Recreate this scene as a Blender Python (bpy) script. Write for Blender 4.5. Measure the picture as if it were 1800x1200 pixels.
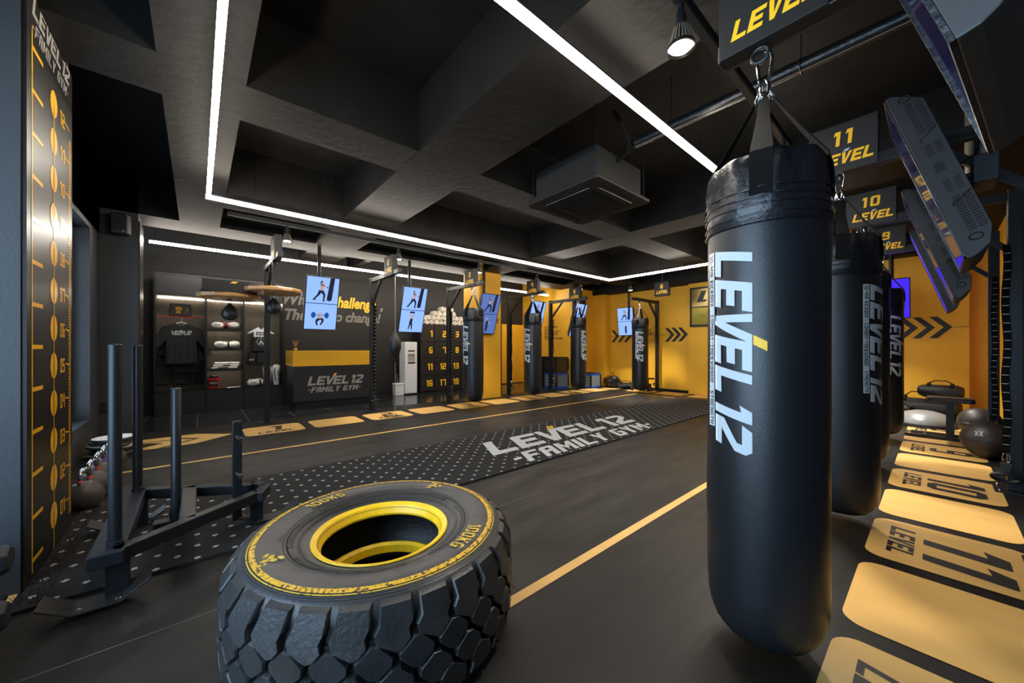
import bpy, bmesh, math, random
from mathutils import Vector, Matrix, Euler
random.seed(7)
for o in list(bpy.data.objects): bpy.data.objects.remove(o)
SC = bpy.context.scene
COL = SC.collection
PI = math.pi
# ------------------------------------------------------------------ camera
cd = bpy.data.cameras.new('camera'); cam = bpy.data.objects.new('camera', cd); COL.objects.link(cam)
cam.location = (0, 0, 1.2); cam.rotation_euler = (PI/2, 0, math.radians(-40.75))
cd.sensor_width = 36; cd.lens = 12.84; cd.shift_y = 11/1800; cd.clip_start = .02
SC.camera = cam
SC.view_settings.view_transform = 'Standard'; SC.view_settings.look = 'None'
SC.view_settings.exposure = 0.5; SC.view_settings.gamma = 1
# ------------------------------------------------------------------ world: overcast daylight outside the windows
W = bpy.data.worlds.new('world'); SC.world = W; W.use_nodes = True
W.node_tree.nodes['Background'].inputs[0].default_value = (.50, .72, 1, 1)
W.node_tree.nodes['Background'].inputs[1].default_value = 1.6
def area(name, loc, rot, sx, sy, power, col):
    l = bpy.data.lights.new(name, 'AREA'); l.shape = 'RECTANGLE'; l.size = sx; l.size_y = sy; l.energy = power; l.color = col
    o = bpy.data.objects.new(name, l); o.location = loc; o.rotation_euler = rot; COL.objects.link(o); return o
# daylight entering by the two window openings of the left wall
area('window_daylight', (-1.62, .95, 1.5), (0, -PI/2, 0), 2.2, 3.0, 96, (.52, .76, 1))
area('window_daylight', (-1.05, 5.6, 1.45), (0, -PI/2, 0), 1.9, 1.6, 7, (.6, .8, 1))
SPOT_W = 190
LED = 32.0
# ------------------------------------------------------------------ materials
def lin(c):
    r = []
    for x in c:
        x /= 255.
        r.append(x/12.92 if x <= .04045 else ((x+.055)/1.055)**2.4)
    return (*r, 1)
def mat(name, rgb, rough=.5, metal=0, noise=0, nscale=8, bump=0, bscale=60, emit=None, es=0, coat=0, spec=.5, stretch=None, c2=None, thr=None):
    m = bpy.data.materials.new(name); m.use_nodes = True; nt = m.node_tree; b = nt.nodes['Principled BSDF']
    b.inputs['Base Color'].default_value = lin(rgb); b.inputs['Roughness'].default_value = rough
    b.inputs['Metallic'].default_value = metal; b.inputs['Specular IOR Level'].default_value = spec
    if coat: b.inputs['Coat Weight'].default_value = coat
    if emit: b.inputs['Emission Color'].default_value = lin(emit); b.inputs['Emission Strength'].default_value = es
    tc = nt.nodes.new('ShaderNodeTexCoord'); src = tc.outputs['Object']
    if stretch:
        mp = nt.nodes.new('ShaderNodeMapping'); mp.inputs['Scale'].default_value = stretch
        nt.links.new(src, mp.inputs[0]); src = mp.outputs[0]
    if noise or c2:
        n = nt.nodes.new('ShaderNodeTexNoise'); n.inputs['Scale'].default_value = nscale; n.inputs['Detail'].default_value = 6
        nt.links.new(src, n.inputs['Vector'])
        r = nt.nodes.new('ShaderNodeValToRGB'); nt.links.new(n.outputs['Fac'], r.inputs[0])
        a = lin(rgb)
        if c2:
            lo, hi = (thr or (.4, .6)); r.color_ramp.elements[0].position = lo; r.color_ramp.elements[1].position = hi
            r.color_ramp.elements[0].color = lin(c2); r.color_ramp.elements[1].color = a
        else:
            r.color_ramp.elements[0].position = .3; r.color_ramp.elements[1].position = .7
            r.color_ramp.elements[0].color = tuple(x*(1-noise) for x in a[:3])+(1,)
            r.color_ramp.elements[1].color = tuple(min(1, x*(1+noise)) for x in a[:3])+(1,)
        nt.links.new(r.outputs[0], b.inputs['Base Color'])
    if bump:
        n = nt.nodes.new('ShaderNodeTexNoise'); n.inputs['Scale'].default_value = bscale; n.inputs['Detail'].default_value = 4
        nt.links.new(src, n.inputs['Vector'])
        bp = nt.nodes.new('ShaderNodeBump'); bp.inputs['Strength'].default_value = bump; bp.inputs['Distance'].default_value = .01
        nt.links.new(n.outputs['Fac'], bp.inputs['Height']); nt.links.new(bp.outputs[0], b.inputs['Normal'])
    return m
def emitm(name, rgb, s):
    m = bpy.data.materials.new(name); m.use_nodes = True; nt = m.node_tree
    b = nt.nodes['Principled BSDF']; b.inputs['Base Color'].default_value = (0, 0, 0, 1)
    b.inputs['Emission Color'].default_value = lin(rgb); b.inputs['Emission Strength'].default_value = s
    return m
def perforated(name, rgb, scale, depth=.5, rot=True, hole=(8, 8, 8), rough=.4, metal=.6):
    m = mat(name, rgb, rough, metal); nt = m.node_tree; b = nt.nodes['Principled BSDF']
    tc = nt.nodes.new('ShaderNodeTexCoord'); mp = nt.nodes.new('ShaderNodeMapping')
    mp.inputs['Scale'].default_value = (scale,)*3
    if rot: mp.inputs['Rotation'].default_value = (0, PI/4, 0)
    nt.links.new(tc.outputs['Object'], mp.inputs[0])
    v = nt.nodes.new('ShaderNodeTexVoronoi'); v.inputs['Scale'].default_value = 1; v.inputs['Randomness'].default_value = 0
    nt.links.new(mp.outputs[0], v.inputs['Vector'])
    r = nt.nodes.new('ShaderNodeValToRGB'); r.color_ramp.elements[0].position = .35; r.color_ramp.elements[1].position = .45
    r.color_ramp.elements[0].color = lin(hole); r.color_ramp.elements[1].color = lin(rgb)
    nt.links.new(v.outputs['Distance'], r.inputs[0]); nt.links.new(r.outputs[0], b.inputs['Base Color'])
    return m
m_wall = mat('black_paint', (30, 28, 27), .6, noise=.12, nscale=2, bump=.15, bscale=40)
m_ceil = mat('black_concrete', (24, 22, 20), .62, noise=.3, nscale=3, bump=.5, bscale=14, spec=.2)
m_grey = mat('slate_paint', (52, 56, 60), .5, noise=.08, nscale=2, bump=.1, bscale=50)
m_panel = mat('satin_charcoal_panel', (27, 25, 24), .36, metal=.1, noise=.05)
m_yel = mat('yellow_wall_paint', (240, 180, 44), .55, noise=.06, nscale=2, bump=.06, bscale=60)
m_yg = mat('yellow_vinyl', (244, 180, 32), .3)
m_ygs = mat('yellow_lettering', (255, 198, 30), .45)
m_wallsilv = mat('dull_silver_lettering', (128, 124, 118), .5)
m_silv = mat('silver_lettering', (178, 176, 170), .35, metal=.3)
m_white = mat('white_print', (190, 202, 210), .45)
m_matte = mat('off_white_fabric', (228, 222, 212), .85, noise=.08, nscale=25, bump=.5, bscale=50)
m_whitep = mat('white_plastic', (226, 230, 234), .3)
m_leath = mat('black_leather', (24, 27, 31), .36, bump=.12, bscale=260, spec=.55)
m_leath2 = mat('black_gloss_vinyl', (22, 23, 26), .33, bump=.35, bscale=40, spec=.6)
m_web = mat('black_webbing', (15, 15, 16), .85, bump=.4, bscale=300, spec=.15)
m_steel = mat('black_steel', (34, 37, 41), .38, metal=.4, bump=.05, bscale=90)
m_steelg = mat('worn_steel_plate', (62, 60, 58), .38, metal=.6, noise=.35, nscale=18, bump=.12, bscale=50)
m_chrome = mat('chrome', (215, 220, 222), .15, metal=1)
m_plast = mat('black_plastic', (34, 37, 42), .5, bump=.05, bscale=200)
m_beige = mat('grey_beige_plastic', (128, 118, 104), .4, metal=.3)
m_dark = mat('dark_recess', (8, 8, 9), .8)
m_seam = mat('seam_line', (14, 13, 13), .7)
m_rub = mat('tyre_rubber', (44, 44, 45), .40, noise=.25, nscale=9, bump=.2, bscale=60, spec=.5)
m_rubw = mat('worn_yellow_paint', (216, 166, 30), .5, c2=(48, 44, 38), nscale=70, thr=(.38, .5), stretch=(1, 1, 1))
m_rubf = mat('faded_yellow_paint', (198, 166, 40), .5, c2=(58, 54, 48), nscale=60, thr=(.34, .44))
m_ybead = mat('yellow_bead_paint', (248, 198, 26), .42, noise=.1, nscale=20, bump=.1, bscale=60)
m_wood = mat('maple_wood', (206, 158, 100), .35, c2=(166, 116, 66), nscale=7, thr=(.35, .65), stretch=(1, 9, 9), coat=.3)
m_panelf = mat('floor_yellow_panel', (214, 170, 98), .42, noise=.1, nscale=4, bump=.06, bscale=40, stretch=(1, .4, 1))
m_floorink = mat('floor_panel_print', (40, 38, 36), .5)
m_red = mat('red_plastic', (176, 22, 30), .2, coat=.5)
m_glass_teal = mat('teal_glass', (52, 82, 88), .12, spec=.6)
m_silver = mat('silver_dome_rubber', (150, 152, 152), .3, metal=.3, bump=.3, bscale=20)
m_tee = mat('black_cotton', (30, 31, 35), .85, noise=.15, nscale=10, bump=.8, bscale=9)
m_blue = mat('blue_vinyl', (20, 62, 150), .45)
m_skin = emitm('screen_skin_pixels', (186, 140, 120), .9)
m_ink = emitm('screen_dark_pixels', (24, 28, 60), .5)
m_scr = emitm('lit_screen', (128, 164, 236), 1.05)
m_scrd = emitm('dim_lit_screen', (84, 112, 178), .8)
m_blueplate = emitm('screen_blue_pixels', (24, 70, 150), .8)
m_scrblue = emitm('blue_lit_screen', (58, 24, 230), .55)
m_ac = mat('matte_black_casing', (15, 15, 15), .6)
m_led = emitm('led_diffuser', (255, 244, 228), LED)
m_led3 = emitm('reception_led_diffuser', (255, 244, 228), LED*1.5)
m_led2 = emitm('shelf_led', (255, 240, 214), 30)
m_lamp = emitm('spot_lens', (255, 246, 232), 25)
m_gloss = bpy.data.materials.new('violet_sheen_screen'); m_gloss.use_nodes = True
_b = m_gloss.node_tree.nodes['Principled BSDF']; _b.inputs['Base Color'].default_value = lin((26, 25, 38)); _b.inputs['Roughness'].default_value = .06; _b.inputs['Specular IOR Level'].default_value = .9
_b.inputs['Emission Color'].default_value = lin((40, 40, 110)); _b.inputs['Emission Strength'].default_value = .10  # faint violet emission stands in for the reflection on the glass
m_ph = perforated('perforated_black_metal', (120, 110, 96), 38, rough=.35, metal=.2)
m_mesh = perforated('black_mesh_cladding', (44, 46, 50), 60, hole=(26, 27, 30), metal=.2)
m_diam = perforated('diamond_print', (120, 135, 150), 16, hole=(46, 56, 66), metal=.1)
def floor_material():
    m = mat('rubber_floor', (25, 23, 21), .48, noise=.16, nscale=1.6, bump=.15, bscale=180, spec=.35); nt = m.node_tree; b = nt.nodes['Principled BSDF']
    tc = nt.nodes.new('ShaderNodeTexCoord'); n = nt.nodes.new('ShaderNodeTexNoise'); n.inputs['Scale'].default_value = 2.2; n.inputs['Detail'].default_value = 9
    mp = nt.nodes.new('ShaderNodeMapping'); mp.inputs['Scale'].default_value = (.6, 2.4, 1); nt.links.new(tc.outputs['Object'], mp.inputs[0]); nt.links.new(mp.outputs[0], n.inputs['Vector'])
    r = nt.nodes.new('ShaderNodeMapRange'); r.inputs[1].default_value = .3; r.inputs[2].default_value = .7; r.inputs[3].default_value = .34; r.inputs[4].default_value = .58
    nt.links.new(n.outputs['Fac'], r.inputs[0]); nt.links.new(r.outputs[0], b.inputs['Roughness'])
    return m
m_floor = floor_material()
def tile_material():
    m = mat('dark_slate_tile', (34, 38, 42), .16, spec=.6); nt = m.node_tree; b = nt.nodes['Principled BSDF']
    tc = nt.nodes.new('ShaderNodeTexCoord'); br = nt.nodes.new('ShaderNodeTexBrick')
    br.offset = 0; br.inputs['Scale'].default_value = 1; br.inputs['Brick Width'].default_value = .65; br.inputs['Row Height'].default_value = .65
    br.inputs['Mortar Size'].default_value = .004; br.inputs['Mortar Smooth'].default_value = 0
    br.inputs['Color1'].default_value = lin((44, 49, 53)); br.inputs['Color2'].default_value = lin((38, 42, 46)); br.inputs['Mortar'].default_value = lin((150, 150, 146))
    n = nt.nodes.new('ShaderNodeTexNoise'); n.inputs['Scale'].default_value = 5; n.inputs['Detail'].default_value = 8
    mp = nt.nodes.new('ShaderNodeMapping'); mp.inputs['Scale'].default_value = (.5, 3, 1); nt.links.new(tc.outputs['Object'], mp.inputs[0]); nt.links.new(mp.outputs[0], n.inputs['Vector'])
    mx = nt.nodes.new('ShaderNodeMixRGB'); mx.blend_type = 'MULTIPLY'; mx.inputs[0].default_value = .5
    nt.links.new(tc.outputs['Object'], br.inputs['Vector']); nt.links.new(br.outputs['Color'], mx.inputs[1]); nt.links.new(n.outputs['Fac'], mx.inputs[2]); nt.links.new(mx.outputs[0], b.inputs['Base Color'])
    return m
m_tile = tile_material()
def turf_material():
    m = mat('black_turf', (26, 24, 23), .9, bump=1, bscale=260); nt = m.node_tree; b = nt.nodes['Principled BSDF']
    tc = nt.nodes.new('ShaderNodeTexCoord'); mp = nt.nodes.new('ShaderNodeMapping'); mp.inputs['Scale'].default_value = (8.3, 8.3, 0)
    mp.inputs['Rotation'].default_value = (0, 0, PI/4)
    nt.links.new(tc.outputs['Object'], mp.inputs[0])
    v = nt.nodes.new('ShaderNodeTexVoronoi'); v.inputs['Scale'].default_value = 1; v.inputs['Randomness'].default_value = 0; nt.links.new(mp.outputs[0], v.inputs['Vector'])
    n = nt.nodes.new('ShaderNodeTexNoise'); n.inputs['Scale'].default_value = 90; nt.links.new(tc.outputs['Object'], n.inputs['Vector'])
    md = nt.nodes.new('ShaderNodeMath'); md.operation = 'MULTIPLY_ADD'; md.inputs[1].default_value = .16; nt.links.new(n.outputs['Fac'], md.inputs[0]); nt.links.new(v.outputs['Distance'], md.inputs[2])
    r = nt.nodes.new('ShaderNodeValToRGB'); r.color_ramp.elements[0].position = .19; r.color_ramp.elements[1].position = .21
    r.color_ramp.elements[0].color = lin((190, 192, 190)); r.color_ramp.elements[1].color = lin((34, 32, 31))
    nt.links.new(md.outputs[0], r.inputs[0])
    n2 = nt.nodes.new('ShaderNodeTexNoise'); n2.inputs['Scale'].default_value = 300; nt.links.new(tc.outputs['Object'], n2.inputs['Vector'])
    mx = nt.nodes.new('ShaderNodeMixRGB'); mx.blend_type = 'OVERLAY'; mx.inputs[0].default_value = .7; nt.links.new(r.outputs[0], mx.inputs[1]); nt.links.new(n2.outputs['Fac'], mx.inputs[2])
    nt.links.new(mx.outputs[0], b.inputs['Base Color'])
    return m
m_bcase = mat('lit_grey_casing', (50, 48, 46), .45)  # paler than the other casings: the light falling on it is in the colour
m_turf = turf_material()
# ------------------------------------------------------------------ mesh builder
class M:
    def __init__(s): s.v = []; s.f = []
    def add(s, vs, fs):
        n = len(s.v); s.v += [Vector(v) for v in vs]; s.f += [tuple(i+n for i in f) for f in fs]; return s
    def box(s, c, d, rot=None):
        R_ = Euler(rot).to_matrix() if rot else None; vs = []
        for x in (-.5, .5):
            for y in (-.5, .5):
                for z in (-.5, .5):
                    v = Vector((x*d[0], y*d[1], z*d[2]))
                    if R_: v = R_ @ v
                    vs.append(v+Vector(c))
        return s.add(vs, [(0, 1, 3, 2), (4, 6, 7, 5), (0, 4, 5, 1), (2, 3, 7, 6), (0, 2, 6, 4), (1, 5, 7, 3)])
    def b2(s, x0, x1, y0, y1, z0, z1): return s.box(((x0+x1)/2, (y0+y1)/2, (z0+z1)/2), (abs(x1-x0), abs(y1-y0), abs(z1-z0)))
    def poly(s, pts): return s.add(pts, [tuple(range(len(pts)))])
    def prism(s, pts, off):
        n = len(pts); off = Vector(off); a = [Vector(p) for p in pts]
        return s.add(a+[p+off for p in a], [tuple(range(n))[::-1], tuple(range(n, 2*n))]+[(i, (i+1) % n, n+(i+1) % n, n+i) for i in range(n)])
    def loft(s, rings, cap=True, closed=False):
        n = len(rings[0]); vs = [p for r in rings for p in r]; fs = []; k = len(rings)
        for j in range(k if closed else k-1):
            a = j*n; b = ((j+1) % k)*n
            fs += [(a+i, a+(i+1) % n, b+(i+1) % n, b+i) for i in range(n)]
        if cap and not closed: fs += [tuple(range(n))[::-1], tuple(range((k-1)*n, k*n))]
        return s.add(vs, fs)
    def tube(s, pts, r, n=8, closed=False):
        pts = [Vector(p) for p in pts]; rings = []; k = len(pts); up = None
        for i, p in enumerate(pts):
            a = pts[(i-1) % k] if (closed or i > 0) else p; b = pts[(i+1) % k] if (closed or i < k-1) else p
            t = (b-a).normalized()
            if up is None:
                up = Vector((0, 0, 1)) if abs(t.z) < .9 else Vector((1, 0, 0))
            up = (up-t*up.dot(t)).normalized(); w = t.cross(up); rr = r[i] if isinstance(r, (list, tuple)) else r
            rings.append([p+(up*math.cos(2*PI*j/n)+w*math.sin(2*PI*j/n))*rr for j in range(n)])
        return s.loft(rings, closed=closed)
    def lathe(s, prof, n=24, c=(0, 0, 0), mtx=None, fn=None, closed=False):
        rings = []
        for r, z in prof:
            ring = []
            for j in range(n):
                a = 2*PI*j/n; rr = fn(a, z, r) if fn else r
                v = Vector((rr*math.cos(a), rr*math.sin(a), z))
                if mtx: v = mtx @ v
                ring.append(v+Vector(c))
            rings.append(ring)
        return s.loft(rings, closed=closed)
    def ball(s, c, r, n=16, sc=(1, 1, 1), mtx=None, k=9):
        mm = (mtx or Matrix()).to_3x3() @ Matrix.Diagonal(sc)
        return s.lathe([(max(1e-4, r*math.sin(PI*i/k)), -r*math.cos(PI*i/k)) for i in range(k+1)], n, c, mm)
    def ribbon(s, pts, wv, th, w=None):
        # flat band: pts path, wv width vector, th thickness
        pts = [Vector(p) for p in pts]; wv = Vector(wv); rings = []
        for i, p in enumerate(pts):
            a = pts[max(0, i-1)]; b = pts[min(len(pts)-1, i+1)]; t = (b-a).normalized(); nn = t.cross(wv).normalized()*th/2
            h = wv/2*(w[i] if w else 1)
            rings.append([p-h-nn, p+h-nn, p+h+nn, p-h+nn])
        return s.loft(rings)
    def build(s, name, m, parent=None, smooth=False, bev=0, ang=35, sub=0):
        me = bpy.data.meshes.new(name); me.from_pydata([tuple(v) for v in s.v], [], s.f); me.update()
        bm = bmesh.new(); bm.from_mesh(me); bmesh.ops.recalc_face_normals(bm, faces=bm.faces) if len(bm.faces) < 60000 else None; bm.to_mesh(me); bm.free()
        if smooth:
            for p in me.polygons: p.use_smooth = True
            me.set_sharp_from_angle(angle=math.radians(ang))
        me.materials.append(m)
        o = bpy.data.objects.new(name, me); COL.objects.link(o)
        if parent: o.parent = parent
        if bev:
            md = o.modifiers.new('bevel', 'BEVEL'); md.width = bev; md.segments = 2; md.limit_method = 'ANGLE'; md.angle_limit = .6
        if sub:
            md = o.modifiers.new('subd', 'SUBSURF'); md.levels = sub; md.render_levels = sub
        return o
def tag(o, label, cat, group=None, kind=None):
    if label: o['label'] = label
    if cat: o['category'] = cat
    if group: o['group'] = group
    if kind: o['kind'] = kind
    return o
def thing(name, label, cat, loc=(0, 0, 0), rz=0, group=None):
    o = bpy.data.objects.new(name, None); COL.objects.link(o); o.empty_display_size = .1
    o.location = loc; o.rotation_euler = (0, 0, rz); return tag(o, label, cat, group)
def struct(o): o['kind'] = 'structure'; return o
def dup(root, loc, rz, label=None):
    def cp(o, par):
        c = o.copy(); COL.objects.link(c); c.parent = par
        for ch in list(o.children): cp(ch, c)
        return c
    r = cp(root, None); r.location = loc; r.rotation_euler = (0, 0, rz)
    if label: r['label'] = label
    return r
# ------------------------------------------------------------------ block lettering
TH, VT = .2, .24
def rc(x0, y0, x1, y1): return [(x0, y0), (x1, y0), (x1, y1), (x0, y1)]
def glyph(ch, W_=.68, th=TH, v=VT):
    c = .12; W = W_; a = .5-th/2; b = .5+th/2
    S = {'T': [(0, 1-th), (W, 1-th), (W, 1), (0, 1)], 't': [(0, 1-th), (W, 1-th), (W, 1-c), (W-c, 1), (c, 1), (0, 1-c)],
         'B': [(0, 0), (W, 0), (W, th), (0, th)], 'b': [(c, 0), (W-c, 0), (W, c), (W, th), (0, th), (0, c)],
         'M': rc(0, a, W, b), 'n': rc(0, a, W*.88, b), 'm': rc(W*.5, a, W, b), 'l': rc(0, b, v, 1-th), 'k': rc(0, th, v, a), 'r': rc(W-v, b, W, 1-th), 's': rc(W-v, th, W, a),
         'x': rc(0, a, v, b), 'y': rc(W-v, a, W, b), 'p': rc(0, 1-th, v, 1), 'q': rc(W-v, 1-th, W, 1), 'z': rc(0, 0, v, th), 'w': rc(W-v, 0, W, th)}
    D = {'0': 'tblkrsxy', 'O': 'tblkrsxy', '2': 'trMkB', '3': 'trMsb', '4': 'lMrspqw', '5': 'TlMsb', '6': 'tlkMsb', '7': 'Trysw', '8': 'tlrMksb', '9': 'tlrMsb',
         'A': 'tlrMkszw', 'C': 'tlxkb', 'E': 'TlnkB', 'F': 'Tlnkz', 'G': 'tlxkbsm', 'H': 'pqlrMkszw', 'L': 'plxkB', 'P': 'tlrMkz', 'S': 'tlMsb', 'U': 'pqlrxyksb', 'J': 'qrysb'}
    if ch in D: return [S[k] for k in D[ch]], W
    if ch in 'DB': return ([S[k] for k in ('TlkrsxyB' if ch == 'D' else 'TlrMksB')]), W
    if ch == 'R': return [S[k] for k in 'TlrMkz']+[[(W-v, 0), (W, 0), (W-.05, a), (W-v-.1, a)]], W
    if ch == 'T': return [S['T'], rc(W/2-v/2, 0, W/2+v/2, 1-th)], W
    if ch == '1': return [rc(.2, 0, .2+v, 1), [(0, .72), (.2, .76), (.2, 1), (.1, 1)]], .2+v
    if ch == 'I': return [rc(0, 0, v, 1)], v
    if ch == 'V': return [[(0, 1), (v, 1), (W/2+.02, .3), (W/2, 0), (W/2-.12, 0)], [(W/2, 0), (W/2+.12, 0), (W, 1), (W-v, 1), (W/2+.02, .3)]], W
    if ch == 'Y': return [[(0, 1), (v, 1), (W/2, .66), (W-v, 1), (W, 1), (W/2+v/2, .42), (W/2+v/2, 0), (W/2-v/2, 0), (W/2-v/2, .42)]], W
    if ch == 'N': return [rc(0, 0, v*.9, 1), rc(W-v*.9, 0, W, 1), [(v*.9, 1), (v*.9, .62), (W-v*.9, 0), (W-v*.9, .38)]], W
    if ch == 'M':
        Q = W*1.25; return [rc(0, 0, v*.9, 1), rc(Q-v*.9, 0, Q, 1), [(v*.9, 1), (v*.9, .6), (Q/2, .2), (Q-v*.9, .6), (Q-v*.9, 1), (Q/2, .55)]], Q
    if ch == 'W':
        Q = W*1.3; return [[(0, 1), (v*.8, 1), (Q*.27, .35), (Q/2-.06, .85), (Q/2+.06, .85), (Q*.73, .35), (Q-v*.8, 1), (Q, 1), (Q*.8, 0), (Q*.66, 0), (Q/2, .5), (Q*.34, 0), (Q*.2, 0)]], Q
    if ch == 'K': return [rc(0, 0, v, 1), [(v, .38), (v, .62), (W-v, 1), (W, 1), (W*.62, .5), (W, 0), (W-v, 0)]], W
    if ch == 'X': return [[(0, 0), (v, 0), (W/2, .34), (W-v, 0), (W, 0), (W/2+v*.55, .5), (W, 1), (W-v, 1), (W/2, .66), (v, 1), (0, 1), (W/2-v*.55, .5)]], W
    if ch == '-': return [rc(.02, .42, .34, .6)], .36
    if ch == '.': return [rc(0, 0, .2, .2)], .2
    return [], .34
def text2(s, sp=.11, shear=0, th=TH, v=VT, W_=.68, hx=1):
    x = 0; out = []
    for ch in s:
        ps, w = glyph(ch, W_, th, v)
        out += [[((x+px)*hx+shear*py, py) for px, py in p] for p in ps]
        x += w+sp
    return out, (x-sp)*hx
def logo12(shear=.28):
    """LEVEL 12 wordmark: white strokes and the amber tip of the V"""
    th, v, W = .22, .27, .86; out = []; x = 0; tip = []
    for ch in 'LEVEL 12':
        if ch == ' ': x += .1; continue
        if ch == 'V':
            out += [[(x-.05, 1), (x+v*.7, 1), (x+.34, .36), (x+.36, 0), (x+.2, 0)], [(x+.36, 0), (x+.48, 0), (x+W-.02, 1), (x+W-.3, 1), (x+.34, .36)]]
            tip = [[(x+W-.3, 1.02), (x+W-.02, 1.02), (x+W+.1, 1.3), (x+W-.18, 1.3)]]; x += W-.06; continue
        if ch == '1': ps, w = glyph('1', W, th, v)
        elif ch == '2':
            ps = [[(0, 1-th), (.12, 1), (W-.14, 1), (W, .86), (W, 1-th)], [(W-v, 1-th), (W, 1-th), (W, .6), (.34, th), (0, th), (0, .3), (W-v, .66)], rc(0, 0, W, th)]; w = W
        else: ps, w = glyph(ch, W*(.92 if ch == 'L' else 1), th, v)
        out += [[(x+px, py) for px, py in p] for p in ps]; x += w+.1
    x -= .1
    sh = lambda P: [[(px+shear*py, py) for px, py in p] for p in P]
    return sh(out), sh(tip), x
def put(polys, fn, name, m, parent=None, smooth=False):
    b = M()
    for p in polys: b.poly([fn(x, y) for x, y in p])
    return b.build(name, m, parent, smooth)
def plane_map(o, xd, yd, sx, sy=None):
    o = Vector(o); xd = Vector(xd); yd = Vector(yd); sy = sx if sy is None else sy
    return lambda x, y: o+xd*x*sx+yd*y*sy
def logo_block(o, xd, yd, width, m1, m2, parent, fam=True, shear=.28, h=None, nm='lettering'):
    a, tip, w = logo12(shear); s = width/w; sy = (h or s)
    f = plane_map(o, xd, yd, s, sy)
    put(a, f, nm, m1, parent); put(tip, f, nm, m2, parent)
    if fam:
        t, w2 = text2('-FAMILY GYM-', .12, shear); s2 = width*.96/w2
        put(t, plane_map(Vector(o)-Vector(yd)*(sy*.2+s2*.9*sy/s), xd, yd, s2, s2*.9*sy/s), nm, m1, parent)
def ftext(s, size, loc, rot, m, parent, name='lettering', bold=0, shear=0, al='LEFT', sp=1, sx=1):
    cu = bpy.data.curves.new(name, 'FONT'); cu.body = s; cu.size = size; cu.offset = bold; cu.shear = shear; cu.align_x = al; cu.space_character = sp; cu.resolution_u = 3
    t = bpy.data.objects.new('tmp', cu); me = bpy.data.meshes.new_from_object(t); bpy.data.objects.remove(t); bpy.data.curves.remove(cu)
    me.name = name; me.materials.clear(); me.materials.append(m)
    me.transform(Matrix.Translation(loc) @ Euler(rot).to_matrix().to_4x4() @ Matrix.Diagonal((sx, 1, 1, 1)))
    o = bpy.data.objects.new(name, me); COL.objects.link(o); o.parent = parent; return o
# ------------------------------------------------------------------ the setting
floor = struct(M().b2(-1.75, 10.6, -1.0, 7.27, -.1, 0).build('floor', m_floor))
floor2 = struct(M().b2(-1.75, 10.6, 7.27, 9.6, -.1, -.002).build('floor', m_tile)); floor2['label'] = 'dark slate tiles of the reception strip'
def fmark(polys, m, z, name): # paint on the rubber floor
    b = M()
    for p in polys: b.poly([(x, y, z) for x, y in p])
    return b.build(name, m, floor)
LN = .028
fmark([rc(-.67, 5.1-LN, 8.63, 5.1+LN)], m_panelf, .002, 'painted_line'); fmark([rc(-.67, 1.31-LN, 8.63, 1.31+LN)], m_panelf, .002, 'painted_line')
fmark([rc(8.63, 1.31, 8.63+2*LN, 5.1)], m_panelf, .002, 'painted_line'); fmark([rc(-.72, 1.31, -.66, 2.95)], m_panelf, .003, 'painted_line')
def rr(x0, y0, x1, y1, r, n=6):
    out = []
    for cx, cy, a0 in ((x1-r, y1-r, 0), (x0+r, y1-r, 90), (x0+r, y0+r, 180), (x1-r, y0+r, 270)):
        for i in range(n+1):
            a = math.radians(a0+90*i/n); out.append((cx+r*math.cos(a), cy+r*math.sin(a)))
    return out
def panel(cx, y0, y1, num=None, flip=False, w=.73):
    p = fmark([rr(cx-w/2, y0, cx+w/2, y1, .09)], m_panelf, .003, 'painted_panel')
    if num:
        s = -1 if flip else 1; yb = y1 if flip else y0; H = y1-y0
        t, tw = text2('LEVEL', .1, .2, .2, .22); k = .45/tw; hh = .11
        f = plane_map((cx-s*.225, yb+s*.085, .005), (s, 0, 0), (0, s, 0), k, hh); put(t, f, 'lettering', m_floorink, floor)
        t, tw = text2(num, .14, .12, .17, .2, .62); k = (.42 if len(num) > 1 else .2)/tw*(.8 if num == '1' else 1); hh = H*.5
        f = plane_map((cx-s*k*tw/2, yb+s*.36*H, .005), (s, 0, 0), (0, s, 0), k, hh); put(t, f, 'lettering', m_floorink, floor)
for i in range(10):
    if i < 9 or True: panel(.86+.855*i, 6.05, 6.68, str(i//2+1) if i % 2 == 0 and i < 10 else None)
for i in range(9):   # row 12 .. 8 along the right wall
    panel(1.70+.808*i, -.36, .28, str(12-i//2) if i % 2 == 0 else None, flip=True, w=.70)
for j, y in enumerate((5.35, 4.5, 3.65, 2.8, 1.95)):   # the end row under stations 6 and 7
    fmark([rr(9.05, y-.36, 9.7, y+.36, .09)], m_panelf, .003, 'painted_panel')
fmark([rr(9.0, 6.0, 9.7, 6.5, .09)], m_panelf, .003, 'painted_panel')
# arrow panels pointing to station 1
fmark([[(-1.0, 6.72), (-.02, 6.72), (.38, 6.39), (-.02, 6.05), (-.3, 6.05), (.03, 6.37), (-.1, 6.5), (-1.0, 6.5)]], m_panelf, .003, 'painted_arrow')
fmark([[(-1.0, 6.46), (-.16, 6.46), (-.03, 6.37), (-.36, 6.05), (-1.0, 6.05)], ], m_panelf, .003, 'painted_arrow')
for p_ in floor.children[-1:]:   # dark notch of the chevron
    fmark([[(-1.0, 6.42), (-.45, 6.42), (-.32, 6.33), (-.55, 6.14), (-1.0, 6.14)]], m_floor, .005, 'painted_arrow_gap')
# seams of the rubber sheets
for x in (1.2, 4.4, 7.4): fmark([rc(x, 1.34, x+.004, 2.68)], m_seam, .0015, 'sheet_seam')
fmark([rc(-1, 2.15, 3.2, 2.153)], mat('seam_glint', (110, 112, 112), .4), .0015, 'sheet_seam')  # pale grey colour paints the glint along this seam
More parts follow.
